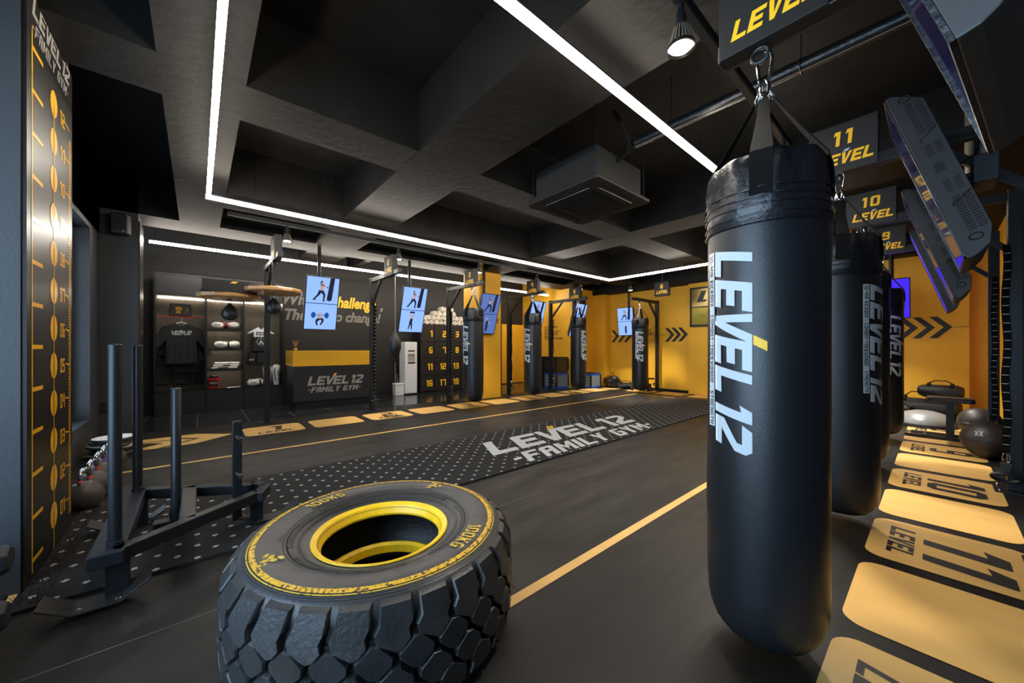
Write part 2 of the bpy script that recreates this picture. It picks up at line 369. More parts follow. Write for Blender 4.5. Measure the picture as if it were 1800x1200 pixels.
# ceiling: slab with a grid of deep beams
ceil = struct(M().b2(-1.75, 10.6, -1.0, 9.6, 3.56, 3.7).build('ceiling', m_ceil))
ZB = 3.0
def beam(x0, x1, y0, y1, z=ZB): M().b2(x0, x1, y0, y1, z, 3.57).build('beam', m_ceil, ceil)
for x0, x1 in ((-.19, .255), (1.545, 2.235), (5.11, 5.64), (8.0, 8.45)): beam(x0, x1, -1.0, 7.6, ZB)
for y0, y1, x0 in ((-.95, -.32, -1.75), (3.10, 3.59, -1.75), (5.38, 6.0, 0), (7.0, 7.62, -1.75)): beam(x0, 10.6, y0, y1, ZB+.001)
beam(9.55, 10.6, -1, 9.5, 2.86); beam(-1.75, -.95, 3.8, 7.0, 2.66)
beam(1.545, 2.235, 7.6, 8.4, 3.001); beam(2.62, 2.75, 7.6, 8.9, 3.0)
def wall(name, x0, x1, y0, y1, z0=0, z1=3.57, m=m_wall): return struct(M().b2(x0, x1, y0, y1, z0, z1).build(name, m))
# back wall behind reception
wb = wall('wall_back', -1.0, 8.75, 9.35, 9.6)
M().b2(7.6, 8.55, 9.33, 9.36, .02, 1.98).build('yellow_door_panel', m_yel, wb)
M().b2(6.9, 7.6, 9.335, 9.36, 0, 3.0).build('dark_door_panel', m_wall, wb)
wyl = wall('wall_alcove_side', 8.55, 8.8, 7.15, 9.36, 0, 3.57, m_yel)
wyb = wall('wall_alcove_front', 8.551, 10.2, 7.15, 7.35, 0, 3.57, m_yel)
wpil = wall('trim_1', 9.62, 9.95, 6.72, 7.16, 0, 3.57, m_yel)
wf = wall('wall_far', 9.9, 10.1, -.37, 7.2, 0, 3.57, m_yel)
struct(M().b2(9.885, 9.905, 4.25, 6.7, 0, .06).build('baseboard_far', m_dark))
wcol = wall('wall_far_column', 9.72, 9.95, 2.9, 4.22, 0, 3.57, m_yel)
wr2 = wall('wall_right_return', 10.1, 10.3, -1.0, -.37, 0, 3.57, m_yel)
wry = wall('wall_right_far', 8.3, 10.35, -.85, -.62, 0, 3.57, m_yel)
wr = wall('wall_right', -1.75, 8.3, -.85, -.63, 0, 3.57, mat('navy_black_paint', (34, 36, 42), .55, noise=.1))
wcd = wall('wall_column', 4.99, 5.64, 6.97, 7.62, 0, 3.57, m_yel)
# left side: charcoal pillar with the level chart, window wall, wall beside the wardrobe
pil = wall('wall_left_pillar', -1.75, -.655, 2.92, 3.80, 0, 3.57, m_grey)
struct(M().b2(-1.02, -.60, 7.0, 7.4, 0, 3.57).build('wall_left_end', m_grey))
struct(M().b2(-.60, -.585, 7.005, 7.42, 0, 2.9).build('trim_2', m_panel))
wg = wall('wall_left_glass', -.95, -.80, 7.4, 9.4, 0, 2.9, m_glass_teal)
for y in (7.6, 8.55, 8.7): M().b2(-.80, -.79, y, y+.02, 0, 2.9).build('glass_joint', m_steel, wg)
def window(name, y0, y1, z0, z1, xw, depth=.3):
    # wall pieces round an opening, metal frame, pane
    w_ = struct(M().b2(xw-.3, xw, y0-.0, y1, 0, z0).b2(xw-.3, xw, y0, y1, z1, 3.57).build('wall_left', m_grey))
    f = M()
    for a, b_ in ((y0, y0+.06), (y1-.06, y1), ((y0+y1)/2-.025, (y0+y1)/2+.025)): f.b2(xw-.2, xw-.14, a, b_, z0, z1)
    f.b2(xw-.2, xw-.14, y0, y1, z0, z0+.06).b2(xw-.2, xw-.14, y0, y1, z1-.06, z1)
    o = struct(f.build(name, m_steel, bev=.004))
    g = bpy.data.materials.get('window_glass')
    if not g:
        g = bpy.data.materials.new('window_glass'); g.use_nodes = True; nt = g.node_tree; nt.nodes.clear()
        ou = nt.nodes.new('ShaderNodeOutputMaterial'); mx = nt.nodes.new('ShaderNodeMixShader'); t = nt.nodes.new('ShaderNodeBsdfTransparent'); gl = nt.nodes.new('ShaderNodeBsdfGlossy')
        gl.inputs['Roughness'].default_value = .02; mx.inputs[0].default_value = .08
        nt.links.new(t.outputs[0], mx.inputs[1]); nt.links.new(gl.outputs[0], mx.inputs[2]); nt.links.new(mx.outputs[0], ou.inputs[0])
    M().b2(xw-.175, xw-.165, y0+.05, y1-.05, z0+.05, z1-.05).build('pane', g, o)
    return o
window('window_1', 4.5, 6.45, .36, 2.6, -.95)
struct(M().b2(-1.25, -.95, 3.8, 4.5, 0, 3.57).b2(-1.25, -.95, 6.45, 7.0, 0, 3.57).build('wall_left', m_grey))
window('window_2', -.55, 2.95, .3, 2.75, -1.45)
struct(M().b2(-1.75, -1.45, -.64, -.55, 0, 3.57).build('wall_left', m_grey))
# level chart on the pillar
ch = M().b2(-.656, -.638, 2.93, 3.79, .0, 3.02).build('chart_panel', m_panel, pil)
XG = -.6365
def gm(polys, m, x=XG, name='chart_print'):
    b = M()
    for p in polys: b.poly([(x, y, z) for y, z in p])
    return b.build(name, m, pil)
zl = [.221+.2187*i for i in range(12)]
ln = [rc(2.995, .05, 3.01, zl[-1]+.215)]
for i in range(13): z = zl[0]-.11+.2187*i; ln.append(rc(3.01, z-.011, 3.175, z+.011))
ln.append(rc(3.369, .0, 3.381, zl[-1]))
for z in zl: ln.append([(3.375+.068*math.cos(t*PI/12), z+.076*math.sin(t*PI/12)) for t in range(24)])
ln.append(rc(3.725, .12, 3.737, zl[-1]-.06)); z = .12
while z < zl[-1]-.07:
    ln.append(rc(3.692, z, 3.726, z+.006)); z += .0178
gm(ln, m_yg)
for i, z in enumerate(zl):
    t, w = text2('%02d' % (i+1), .16, 0, .16, .2); k = .10/w
    put(t, plane_map((XG, 3.505, z-.05), (0, 1, 0), (0, 0, 1), k, .088), 'chart_number', m_yg, pil)
    gm([[(3.62, z+.01), (3.62, z), (3.72, z-.012), (3.72, z-.002)]], m_yg)
logo_block((XG, 3.0, zl[-1]+.275), (0, 1, 0), (0, 0, 1), .70, m_silv, m_silv, pil, h=.115, nm='chart_lettering')
put(text2('LEVEL', .1, .2)[0], plane_map((-.584, 7.1, 1.38), (0, 1, 0), (0, 0, 1), .06, .07), 'small_lettering', m_silv, wg)
# far wall chevrons, arrow line and small print
def chev(y, z=1.56, s=.19):   # points towards -Y
    return [[(9.897, y+a, z+b) for a, b in ((0+.08, s), (-.02, s), (-.19, 0), (-.02, -s), (.08, -s), (-.09, 0))]]
def chevs(ys, par=wf):
    for y in ys: M().poly(chev(y)[0]).build('chevron', m_floorink, par)
chevs((.40, .20, -.0)); chevs((4.86, 4.68, 4.50)); chevs((6.6, 6.38, 6.16))
for a, b_ in ((-.37, -.2), (4.8, 5.9), (.35, 1.2), (6.5, 6.72)): M().b2(9.894, 9.9, a, b_, 1.555, 1.563).build('arrow_line', m_floorink, wf)
M().b2(8.3, 10.1, -.62, -.616, 1.55, 1.556).build('arrow_line', m_floorink, wry)
ftext('BY SEOUL', .09, (9.893, 5.75, 1.68), (PI/2, 0, -PI/2), m_floorink, wf, bold=.003); ftext('GLORY-UP !', .09, (9.893, 5.75, 1.58), (PI/2, 0, -PI/2), m_floorink, wf, bold=.003)
for i, s in enumerate(("It's not about perfect.", "It's about effort.", "and when you bring that", "effort every single day,", "that's where", "TRANSFORMATION happens.")):
    ftext(s, .085, (8.546, 8.3, 1.84-.075*i), (PI/2, 0, -PI/2), m_floorink, wyl, bold=.002, sx=.75)
    ftext(s[::-1][:14][::-1], .085, (8.75, 7.146, 1.84-.075*i), (PI/2, 0, 0), m_floorink, wyb, bold=.002, sx=.85)
ftext('MY', .08, (7.95, 9.32, 1.72), (PI/2, 0, 0), m_floorink, wb, bold=.003); ftext('Destiny', .08, (7.8, 9.32, 1.62), (PI/2, 0, 0), m_floorink, wb, bold=.003)
logo_block((5.2, 6.966, 1.84), (1, 0, 0), (0, 0, 1), .38, m_floorink, m_floorink, wcd, nm='small_lettering')
put(text2('BY YOU', .1)[0], plane_map((-0, 0, 0), (0, 1, 0), (0, 0, 1), .0001), 'small_lettering', m_floorink, wf) if False else None
# reception wall slogan
def slog(s, x, z, m, sz=.36, sx=.98): ftext(s, sz, (x, 9.335, z), (PI/2, 0, 0), m, wb, bold=.012, shear=.25, sx=sx)
slog('Without', 1.36, 2.17, m_wallsilv, sx=.9); slog('challenge', 2.40, 2.17, m_ygs, sx=.78); slog(',', 3.56, 2.17, m_wallsilv); slog("There's no change!", 1.42, 1.83, m_wallsilv, .33, .84)
for x in (.35, 2.2, 4.05, 5.9): M().b2(x, x+.006, 9.345, 9.352, 0, 3.0).build('panel_joint', m_seam, wb)
M().b2(-.9, 8.5, 9.345, 9.352, 2.62, 2.626).build('panel_joint', m_seam, wb)
def socket(loc, rz, label):
    t = thing('wall_socket', label, 'socket', loc, rz)
    M().b2(-.045, .045, -.012, .008, -.07, .07).build('plate', m_plast, t, bev=.006)
    for z in (-.032, .032): M().lathe([(.001, 0), (.026, 0), (.026, .004), (.001, .004)], 16, (0, -.013, z), Matrix.Rotation(PI/2, 3, 'X')).build('outlet', m_dark, t)
socket((-.92, 6.995, .43), 0, 'grey double wall socket low on the slate wall beside the window')
# ------------------------------------------------------------------ turf runner
turf = thing('turf_runner', 'long black turf mat with white crosses and the gym name, crossing the floor', 'mat', (0, 0, 0))
M().b2(-.64, 8.63, 2.70, 4.05, .0, .014).build('turf', m_turf, turf)
rv = M(); random.seed(3)
for i in range(420):   # frayed pile along the near end
    x = -.66+random.random()*.12; y = 2.72+random.random()*1.3; a = random.random()*PI
    rv.add([(x, y, .012), (x+.004, y, .012), (x+.02*math.cos(a), y+.02*math.sin(a), .03+random.random()*.015)], [(0, 1, 2)])
for i in range(1500):
    x = -.6+random.random()*9.2; y = random.choice((2.70, 4.05)); a = random.choice((-1, 1)); d = -1 if y < 3 else 1
    rv.add([(x, y, .008), (x+.004, y, .008), (x+.008*a, y+d*.006*random.random(), .02)], [(0, 1, 2)])
rv.build('frayed_edge', m_tee, turf)['kind'] = 'stuff'
m_turfw = mat('white_turf_pile', (226, 228, 226), .9, noise=.12, nscale=120, bump=1, bscale=260); m_turfy = mat('yellow_turf_pile', (236, 178, 60), .9, noise=.1, nscale=120, bump=1, bscale=260)
logo_block((2.46, 3.17, .017), (1, 0, 0), (0, 1, 0), 2.92, m_turfw, m_turfy, turf, shear=.45, h=.50)
# ------------------------------------------------------------------ LED lines
lt = thing('linear_ceiling_light', 'rectangular line of white LED light running under the ceiling beams above the training floor', 'light', (0, 0, 2.8))
def ledseg(par, x0, x1, y0, y1, m=m_led, w=.036):
    if abs(x1-x0) > abs(y1-y0): a = (x0, x1, y0-w/2, y0+w/2)
    else: a = (x0-w/2, x0+w/2, y0, y1)
    M().b2(a[0]+.006, a[1]-.006, a[2]+.006, a[3]-.006, .0245, .045).build('housing', m_steel, par); M().b2(*a, -.012, .024).build('diffuser', m, par)
ledseg(lt, .09-.0225, 7.42+.0225, 5.06, 5.06); ledseg(lt, .09-.0225, 7.42+.0225, 1.3, 1.3); ledseg(lt, .09, .09, 1.3225, 5.0375); ledseg(lt, 7.42, 7.42, 1.3225, 5.0375)
wr_ = M()
for x, y in ((.5, 5.06), (1.3, 5.06), (1.22, 5.06), (2.8, 5.06), (4.3, 5.06), (5.8, 5.06), (7.42, 5.04), (7.42, 3.8), (7.42, 2.4), (.5, 1.3), (1.9, 1.3), (3.2, 1.3), (4.6, 1.3), (6.0, 1.3), (.09, 2.3), (.09, 4.2)): wr_.tube([(x, y, .04), (x, y, .76)], .0025, 5)
wr_.build('hanging_wire', m_chrome, lt)
lt2 = thing('linear_ceiling_light', 'single straight LED line hanging above the reception desk and wardrobe', 'light', (0, 7.9, 2.83))
ledseg(lt2, -.56, 8.3, 0, 0, m_led3)
wr_ = M()
for x in (-.5, 1.2, 2.9, 4.6, 6.3, 8): wr_.tube([(x, 0, .04), (x, 0, .73)], .0025, 5)
wr_.build('hanging_wire', m_chrome, lt2)
# ------------------------------------------------------------------ track spots
def track(label, x0, x1, y, z):
    t = thing('lighting_track', label, 'track', (0, y, z))
    M().b2(x0, x1, -.018, .018, 0, .035).build('rail', m_steel, t)
    M().b2(x0, x1, -.024, -.018, .004, .05).b2(x0, x1, .018, .024, .004, .05).build('rail_lip', m_steel, t); return t
track('black lighting track carrying the big spot lamp beside the hanging signs', .3, 8.9, .80, 2.85); track('black lighting track carrying the row of spot lamps along the reception side', .3, 8.4, 6.03, 2.93)
def shell(t):
    g = M().lathe([(.026, -.108), (.05, -.195), (.062, -.2), (.064, -.215), (.058, -.216), (.048, -.205)], 28); g.f = [f for f in g.f if len(f) == 4]
    return g.build('reflector_shell', m_chrome, t, True)
def make_spot():
    t = thing('spot_lamp', 'x', 'lamp', (0, 0, 0), 0, 'clear globe spot lamps on the ceiling tracks')
    M().lathe([(.014, .0), (.014, -.05), (.024, -.055), (.026, -.11), (.03, -.115)], 16).build('lamp_holder', m_steel, t, True)
    g = M(); n = 22
    for i in range(n):
        a = 2*PI*i/n; g.prism([(.028*math.cos(a-.05), .028*math.sin(a-.05), -.11), (.028*math.cos(a+.05), .028*math.sin(a+.05), -.11), (.058*math.cos(a+.04), .058*math.sin(a+.04), -.2), (.058*math.cos(a-.04), .058*math.sin(a-.04), -.2)], (.004*math.cos(a), .004*math.sin(a), 0))
    g.build('heat_fins', m_beige, t)
    M().lathe([(.026, -.108), (.05, -.195), (.062, -.2), (.064, -.215), (.048, -.216)], 28).build('reflector_shell', m_chrome, t, True) if False else shell(t)
    M().lathe([(.001, -.206), (.046, -.206), (.046, -.212), (.001, -.212)], 24).build('lens', m_lamp, t)
    c = M()
    for s in (-1, 1): c.tube([(s*.012, 0, -.02), (s*.04, 0, -.07), (s*.03, .01, -.12)], .003, 6)
    c.build('lamp_wire', m_steel, t); return t
sp0 = make_spot(); first = True
SPN = [('spot lamp on the track above the big tyre and the nearest punching bag', 1.76, .80, 2.85), ('spot lamp above the speed bag station number 1', .97, 6.03, 2.93), ('spot lamp beside the number 2 sign', 2.62, 6.03, 2.93),
       ('spot lamp beside the number 3 sign in front of the yellow column', 4.32, 6.03, 2.93), ('spot lamp beside the number 4 sign', 5.96, 6.03, 2.93), ('spot lamp beside the number 5 sign', 7.54, 6.03, 2.93), ('spot lamp above the screen at the far yellow wall', 8.68, 5.27, 2.93),
       ('unseen spot lamp added on the right-hand track behind the number 11 bag', 3.57, .80, 2.85), ('unseen spot lamp added on the right-hand track near the number 10 bag', 5.15, .80, 2.85), ('unseen spot lamp added on the right-hand track near the number 9 bag', 6.85, .80, 2.85), ('unseen spot lamp added at the far end of the right-hand track', 8.5, .80, 2.85)]  # lamps on this line are unseen, added to light the right-hand row
for i, (lb, x, y, z) in enumerate(SPN):
    if i == 0: sp0.location = (x, y, z); sp0['label'] = lb
    else: dup(sp0, (x, y, z), 0, lb)
    l = bpy.data.lights.new('spot_beam', 'SPOT'); l.energy = SPOT_W*{0: .45, 1: .45, 2: .7, 3: .8, 4: .9, 6: 1.9, 5: 1.5, 8: 1.3, 9: 1.5, 10: 1.6}.get(i, 1); l.spot_size = math.radians(88); l.spot_blend = .7; l.shadow_soft_size = .045; l.color = (1, .93, .82)
    o = bpy.data.objects.new('spot_beam', l); o.location = (x, y, z-.225); COL.objects.link(o)
# ------------------------------------------------------------------ ceiling cassette, duct, speakers
ac = thing('ceiling_cassette', 'black square ceiling air conditioner cassette hanging between the beams', 'air conditioner', (3.23, 2.48, 2.76))
M().b2(-.40, .40, -.40, .40, .035, .36).build('body', m_ac, ac, bev=.01)
M().prism([(-.475+.03, -.475, 0), (.445, -.475, 0), (.475, -.445, 0), (.475, .445, 0), (.445, .475, 0), (-.445, .475, 0), (-.475, .445, 0), (-.475, -.445, 0)], (0, 0, .035)).build('fascia', m_ac, ac, bev=.008)
g = M()
for i in range(23):
    u = -.25+i*.5/22; g.b2(u-.003, u+.003, -.25, .25, -.008, 0).b2(-.25, .25, u-.003, u+.003, -.009, -.001)
g.build('grille', m_ac, ac); M().b2(-.25, .25, -.25, .25, -.0015, -.0005).build('grille_recess', m_dark, ac)
for a in range(4):
    mt = Matrix.Rotation(a*PI/2, 3, 'Z'); p = [mt @ Vector(q) for q in ((-.29, .335, -.002), (.29, .335, -.002), (.29, .385, -.002), (-.29, .385, -.002))]
    M().prism(p, (0, 0, -.004)).build('air_outlet', m_dark, ac)
    p = [mt @ Vector(q) for q in ((-.28, .340, -.004), (.28, .340, -.004), (.28, .366, -.018), (-.28, .366, -.018))]
    M().prism(p, (0, 0, -.003)).build('louvre', m_silv if a in (1, 2) else m_steel, ac)  # louvres that catch the light get a paler material than the others
h = M()
for x in (-.42, .42):
    for y in (-.42, .42): h.tube([(x, y, .03), (x, y, .80)], .005, 6)
h.build('hanger_rod', m_steel, ac)
h = M().tube([(.4, .1, .2), (.52, .05, .22), (.6, .02, .28), (.66, -.1, .34), (.6, -.16, .45), (.62, -.1, .6), (.6, -.1, .80)], .016, 8)
h.build('insulated_pipe', m_web, ac); h = M().tube([(-.05, -.4, .3), (-.05, -.5, .34), (-.2, -.62, .36), (-.3, -.6, .5), (-.25, -.5, .66)], .02, 8); h.build('insulated_pipe', m_web, ac); h = M().tube([(-.05, -.5, .34), (-.1, -.56, .35), (-.1, -.61, .36)], .022, 8)
h.build('insulated_pipe', m_web, ac)
dc = thing('corrugated_duct', 'black corrugated flexible duct running across the ceiling beyond the lighting track', 'duct', (3.12, 0, 3.12))
M().tube([(0, 1.84-i*.012, 0) for i in range(176)], [.042+.004*(i % 2) for i in range(176)], 12).build('hose', m_leath2, dc, True, ang=60)
M().tube([(-.02, 1.84, -.045), (-.02, -.27, -.045)], .004, 6).build('support_wire', m_beige, dc)
r_ = M()
for y in (1.5, .6, -.15): r_.tube([(.047*math.cos(a*PI/8), y, .047*math.sin(a*PI/8)) for a in range(16)], .005, 6, True).tube([(0, y, .045), (0, y, .43)], .004, 5)
r_.build('pipe_clip', m_steel, dc)
def speaker(loc, rz, label):
    t = thing('wall_speaker', label, 'speaker', loc, rz)
    M().prism([(-.105, .0, -.13), (-.075, -.13, -.13), (.075, -.13, -.13), (.105, .0, -.13)], (0, 0, .26)).build('cabinet', m_plast, t, bev=.02)
    M().b2(-.07, .07, -.137, -.131, -.11, .11).build('grille', m_mesh, t, bev=.003); M().b2(-.03, .03, 0, .05, -.03, .03).build('bracket', m_steel, t)
    M().b2(.03, .055, -.139, -.136, -.105, -.095).build('badge', m_silv, t)
speaker((-.76, 6.95, 2.80), 0, 'black wall speaker high on the slate wall at the left'); speaker((8.9, 7.10, 2.62), 0, 'black wall speaker high in the far yellow corner')
# ------------------------------------------------------------------ tyre
ty = thing('tractor_tyre', 'huge black tyre with yellow inner rim lying flat on the gym floor', 'tyre', (.63, 1.62, 0), math.radians(8))
TW = .43
half = [(.250, .345), (.257, .375), (.275, .388), (.288, .386), (.305, .390), (.335, .402), (.362, .413), (.366, .409), (.370, .416), (.41, .426), (.45, .430), (.485, .427), (.508, .420), (.525, .408), (.538, .385), (.546, .355)]
outer = half+[(.552, .215)]+[(.546, .075), (.53, .03), (.50, .004), (.45, 0), (.40, .012), (.34, .05), (.30, .09), (.275, .115), (.257, .13), (.250, .160)]
inner = [(.285, .180), (.34, .10), (.40, .05), (.47, .05), (.515, .11), (.528, .215), (.522, .30), (.48, .37), (.39, .392), (.29, .355)]
M().lathe(outer+inner, 120, closed=True).build('carcass', m_rub, ty, True, ang=40)
for s in (1, -1):
    P = [(.2865, .3885), (.284, .3935), (.262, .3845), (.2455, .350), (.249, .340), (.262, .37), (.276, .384)]
    P = P if s > 0 else [(.288, .180), (.284, .187), (.262, .195), (.247, .185), (.244, .150), (.25, .145), (.262, .17)]
    M().lathe(P, 96, closed=True).build('yellow_bead', m_ybead, ty, True, ang=22)
pr_ = M().lathe([(.470, .4298), (.483, .4285), (.489, .4275)], 120); pr_.f = [f for f in pr_.f if len(f) == 4]; pr_.build('painted_ring', m_rubw, ty, True)
pr_ = M().lathe([(.494, .4262), (.498, .4252)], 120); pr_.f = [f for f in pr_.f if len(f) == 4]; pr_.build('painted_ring', m_rubf, ty, True)
g = M()
for i in range(240):     # ribbed ring moulded on the sidewall
    a = 2*PI*i/240
    if i % 60 < 50:
        c_, s_ = math.cos(a), math.sin(a); t_ = Vector((-s_, c_, 0))*.0028
        g.prism([Vector((.345*c_, .345*s_, .4065))-t_, Vector((.345*c_, .345*s_, .4065))+t_, Vector((.366*c_, .366*s_, .4128))+t_, Vector((.366*c_, .366*s_, .4128))-t_], (0, 0, .0025))
for r, z in ((.322, .3975), (.33, .400), (.38, .4185), (.503, .4225), (.51, .419)): g.tube([(r*math.cos(a*PI/60), r*math.sin(a*PI/60), z) for a in range(120)], .0022, 5, True)
g.build('moulded_ribs', m_rub, ty)
# tread blocks: four staggered rows
NB = 28; Rg, Rt = .545, .578; HZ = TW/2
def block(g, pts, a0, r1=Rt):
    cx = sum(p[0] for p in pts)/len(pts); cz = sum(p[1] for p in pts)/len(pts)
    def mp(p, r, k):
        s, z = p[0]+(cx-p[0])*k, p[1]+(cz-p[1])*k; a = a0+s/Rt; dz = abs(z-HZ)
        rr_ = r-(max(0, dz-.155)*.85 if r > Rg+.005 else max(0, dz-.15)*.3)-dz**2*.18
        return Vector((rr_*math.cos(a), rr_*math.sin(a), z))
    n = len(pts); vs = [mp(p, Rg-.012, -.06) for p in pts]+[mp(p, r1-.007, .0) for p in pts]+[mp(p, r1, .08) for p in pts]
    fs = [tuple(range(2*n, 3*n))]
    for j in (0, n): fs += [(j+i, j+(i+1) % n, j+n+(i+1) % n, j+n+i) for i in range(n)]
    g.add(vs, fs)
g = M(); P_ = 2*PI*Rt/NB
for i in range(NB):
    a = 2*PI*i/NB; hp = .5*P_/Rt
    sh = [(-.054, .304), (-.030, .290), (.004, .270), (.026, .276), (.050, .304), (.044, .332), (.058, .360), (.058, .408), (-.044, .408), (-.046, .364), (-.062, .336)]
    block(g, sh, a)
    block(g, [(-x, TW-z) for x, z in sh], a+hp)
    hx = [(-.058, .262), (-.053, .240), (-.014, .203), (.012, .201), (.056, .236), (.058, .260), (.018, .302), (-.010, .304)]
    block(g, [(x+.004, z+.002) for x, z in hx], a+hp)
    block(g, [(-x+.004, TW-z-.002) for x, z in hx], a)
for i in range(NB): # stone ejector nubs between blocks
    for z in (.30, .13):
        a = 2*PI*(i+.48)/NB; g.box((.552*math.cos(a), .552*math.sin(a), z), (.012, .02, .03), (0, 0, a))
g.build('tread', m_rub, ty, True, ang=25)
def ringtext(s, r, a0, k, m, gap=.16, weight=.15):
    t, w = text2(s, gap, 0, .17, .17, .6); w *= k
    def f(x, y):
        a = a0-((x*k)-w/2)/r; rr_ = r+(y-.5)*k
        return Vector((rr_*math.cos(a), rr_*math.sin(a), (.4302)))
    put(t, f, 'stencil_lettering', m, ty)
ringtext('100KG', .422, math.radians(101), .056, m_rubf); ringtext('100KG', .422, math.radians(-68), .056, m_rubf)
def emblem(a0):
    g = M(); c = Vector((.432*math.cos(a0), .432*math.sin(a0), .4303))
    for k in range(3):
        d = 2*PI*k/3+a0; u = Vector((math.cos(d), math.sin(d), 0)); v = Vector((-u.y, u.x, 0))
        g.poly([c+u*(.015+.017*math.cos(t))+v*.0105*math.sin(t) for t in [q*PI/6 for q in range(12)]])
        g.poly([c+u*p+v*q for p, q in ((.018, .015), (.040, .012), (.044, .024), (.028, .032), (.012, .026))])
    g.build('stencil_emblem', m_rubf, ty)
emblem(math.radians(177)); emblem(math.radians(22))
ringtext('18PR22', .39, math.radians(150), .018, m_rub)
# ------------------------------------------------------------------ push sled
sl = thing('push_sled', 'black steel push sled with tall round poles standing on the turf mat', 'sled', (0, 3.02, .014))
FR = .055
def bar(pts, w=.06, h=.065, name='frame_bar', m=m_steel):
    g = M(); g.ribbon(pts, (0, 0, h), w) if False else None
    a, b = Vector(pts[0]), Vector(pts[1]); d = (b-a); L = d.length; g.box((a+b)/2, (L, w, h), (0, -math.asin(d.z/L), math.atan2(d.y, d.x))); return g.build(name, m, sl, bev=.005)
zf = .21
bar([(-.32, -.54, zf), (-.32, .52, zf)], .12); bar([(-.30, -.50, zf), (.30, -.09, zf)]); bar([(-.30, .47, zf), (.30, .09, zf)]); bar([(.30, -.13, zf), (.36, .02, zf)]); bar([(.36, .0, zf), (.30, .13, zf)])
bar([(-.04, -.31, zf), (-.04, .31, zf)], .075)
for y in (-.44, .44):   # tall poles with their sockets
    M().lathe([(.0245, .15), (.0245, 1.20), (.020, 1.205), (.019, 1.195), (.019, .15)], 32, (-.30, y, 0)).build('pole', m_steel, sl, True)
    M().lathe([(.030, .11), (.030, .26), (.027, .262), (.027, .11)], 28, (-.30, y, 0)).build('socket_ring', m_steel, sl, True)
g = M()
for z in [1.08-.093*i for i in range(10)]: g.lathe([(.0005, 0), (.0055, 0), (.0055, .002), (.0005, .002)], 12, (-.30+.0242*math.cos(-1.35), -.44+.0242*math.sin(-1.35), z), Euler((PI/2, 0, -1.35+PI/2)).to_matrix())
g.build('pin_hole', m_dark, sl)
M().lathe([(.0245, .08), (.0245, .93), (.021, .935), (.0005, .935)], 28, (-.10, .06, 0)).build('pole', m_steel, sl, True)
M().lathe([(.030, .04), (.030, .2), (.027, .2)], 28, (-.10, .06, 0)).build('socket_ring', m_steel, sl, True)
M().b2(-.2, -.02, .02, .1, .10, .13).build('crossplate', m_steel, sl)
M().b2(.175, .225, -.02, .03, .05, .70).build('front_post', m_steel, sl, bev=.004)
for z in (.36, .60): M().lathe([(.0005, 0), (.013, 0), (.013, .055), (.0005, .057)], 16, (.2, -.02, z), Euler((PI/2+.25, 0, .3)).to_matrix()).build('peg', m_chrome, sl, True)
M().b2(.15, .25, -.05, .05, .14, .19).build('post_base', m_steel, sl, bev=.004)
def runner(x0, x1, y, label=None, w=.13):
    P = [(x0-.06, .07), (x0+.04, .006), (x1-.05, .006), (x1+.05, .075)]
    g = M(); g.prism([(x, y-w/2, z+.001) for x, z in P]+[(x, y-w/2, z+.011) for x, z in reversed(P)], (0, w, 0)); g.build('runner', m_steelg, sl, bev=.002)
    for xx in ((x0+x1)/2-.06, (x0+x1)/2+.06): M().lathe([(.0005, 0), (.011, 0), (.011, .008), (.006, .012), (.0005, .012)], 6, (xx, y-w*.28, .011)).build('bolt', m_chrome, sl)
runner(-.46, -.22, -.49); runner(-.46, -.22, .47); runner(.26, .50, .0, w=.11)
for y in (-.44, .44): M().b2(-.33, -.25, y-.035, y+.035, .012, .185).build('upright', m_steel, sl, bev=.003)
M().b2(.27, .34, -.03, .03, .012, .185).build('upright', m_steel, sl, bev=.003)
# ------------------------------------------------------------------ kettlebells, plates, dumbbells by the left wall
def make_kb():
    t = thing('kettlebell', 'x', 'kettlebell', (0, 0, 0), 0, 'kettlebells lined up by the window')
    M().lathe([(.001, 0), (.07, .0), (.085, .01), (.12, .06), (.132, .12), (.118, .18), (.085, .225), (.05, .24), (.001, .242)], 32).build('body', mat('kettlebell_iron', (78, 72, 66), .42, noise=.15, nscale=12, bump=.2) if not bpy.data.materials.get('kettlebell_iron') else bpy.data.materials['kettlebell_iron'], t, True)
    M().tube([(-.055, 0, .22), (-.068, 0, .26), (-.072, 0, .30), (-.058, 0, .34), (-.02, 0, .362), (.02, 0, .362), (.058, 0, .34), (.072, 0, .30), (.068, 0, .26), (.055, 0, .22)], .017, 12).build('handle', m_chrome, t, True)
    for c in t.children: c.data.transform(Matrix.Scale(.8, 4))
    return t
kb = make_kb()
kcol = [('coral', (232, 90, 84)), ('red', (226, 84, 80)), ('violet', (140, 96, 196)), ('purple', (160, 110, 200)), ('light blue', (40, 160, 214))]
for i, (cn, rgb) in enumerate(kcol):
    k = kb if i == 0 else dup(kb, (0, 0, 0), 0)
    k.location = (-.64, 4.17+.29*i, 0); k.rotation_euler = (0, 0, math.radians(70)); k['label'] = 'iron kettlebell with %s bands, %s from the level chart pillar' % (cn, ('first', 'second', 'third', 'fourth', 'fifth')[i])
for i, k in enumerate([o for o in bpy.data.objects if o.name.startswith('kettlebell') and o.type == 'EMPTY']):
    mb_ = mat('band_'+kcol[i][0].replace(' ', '_'), kcol[i][1], .4)
    for s in (-1, 1): M().tube([(s*.053, 0, .202), (s*.057, 0, .222)], .0156, 12).build('colour_band', mb_, k, True)
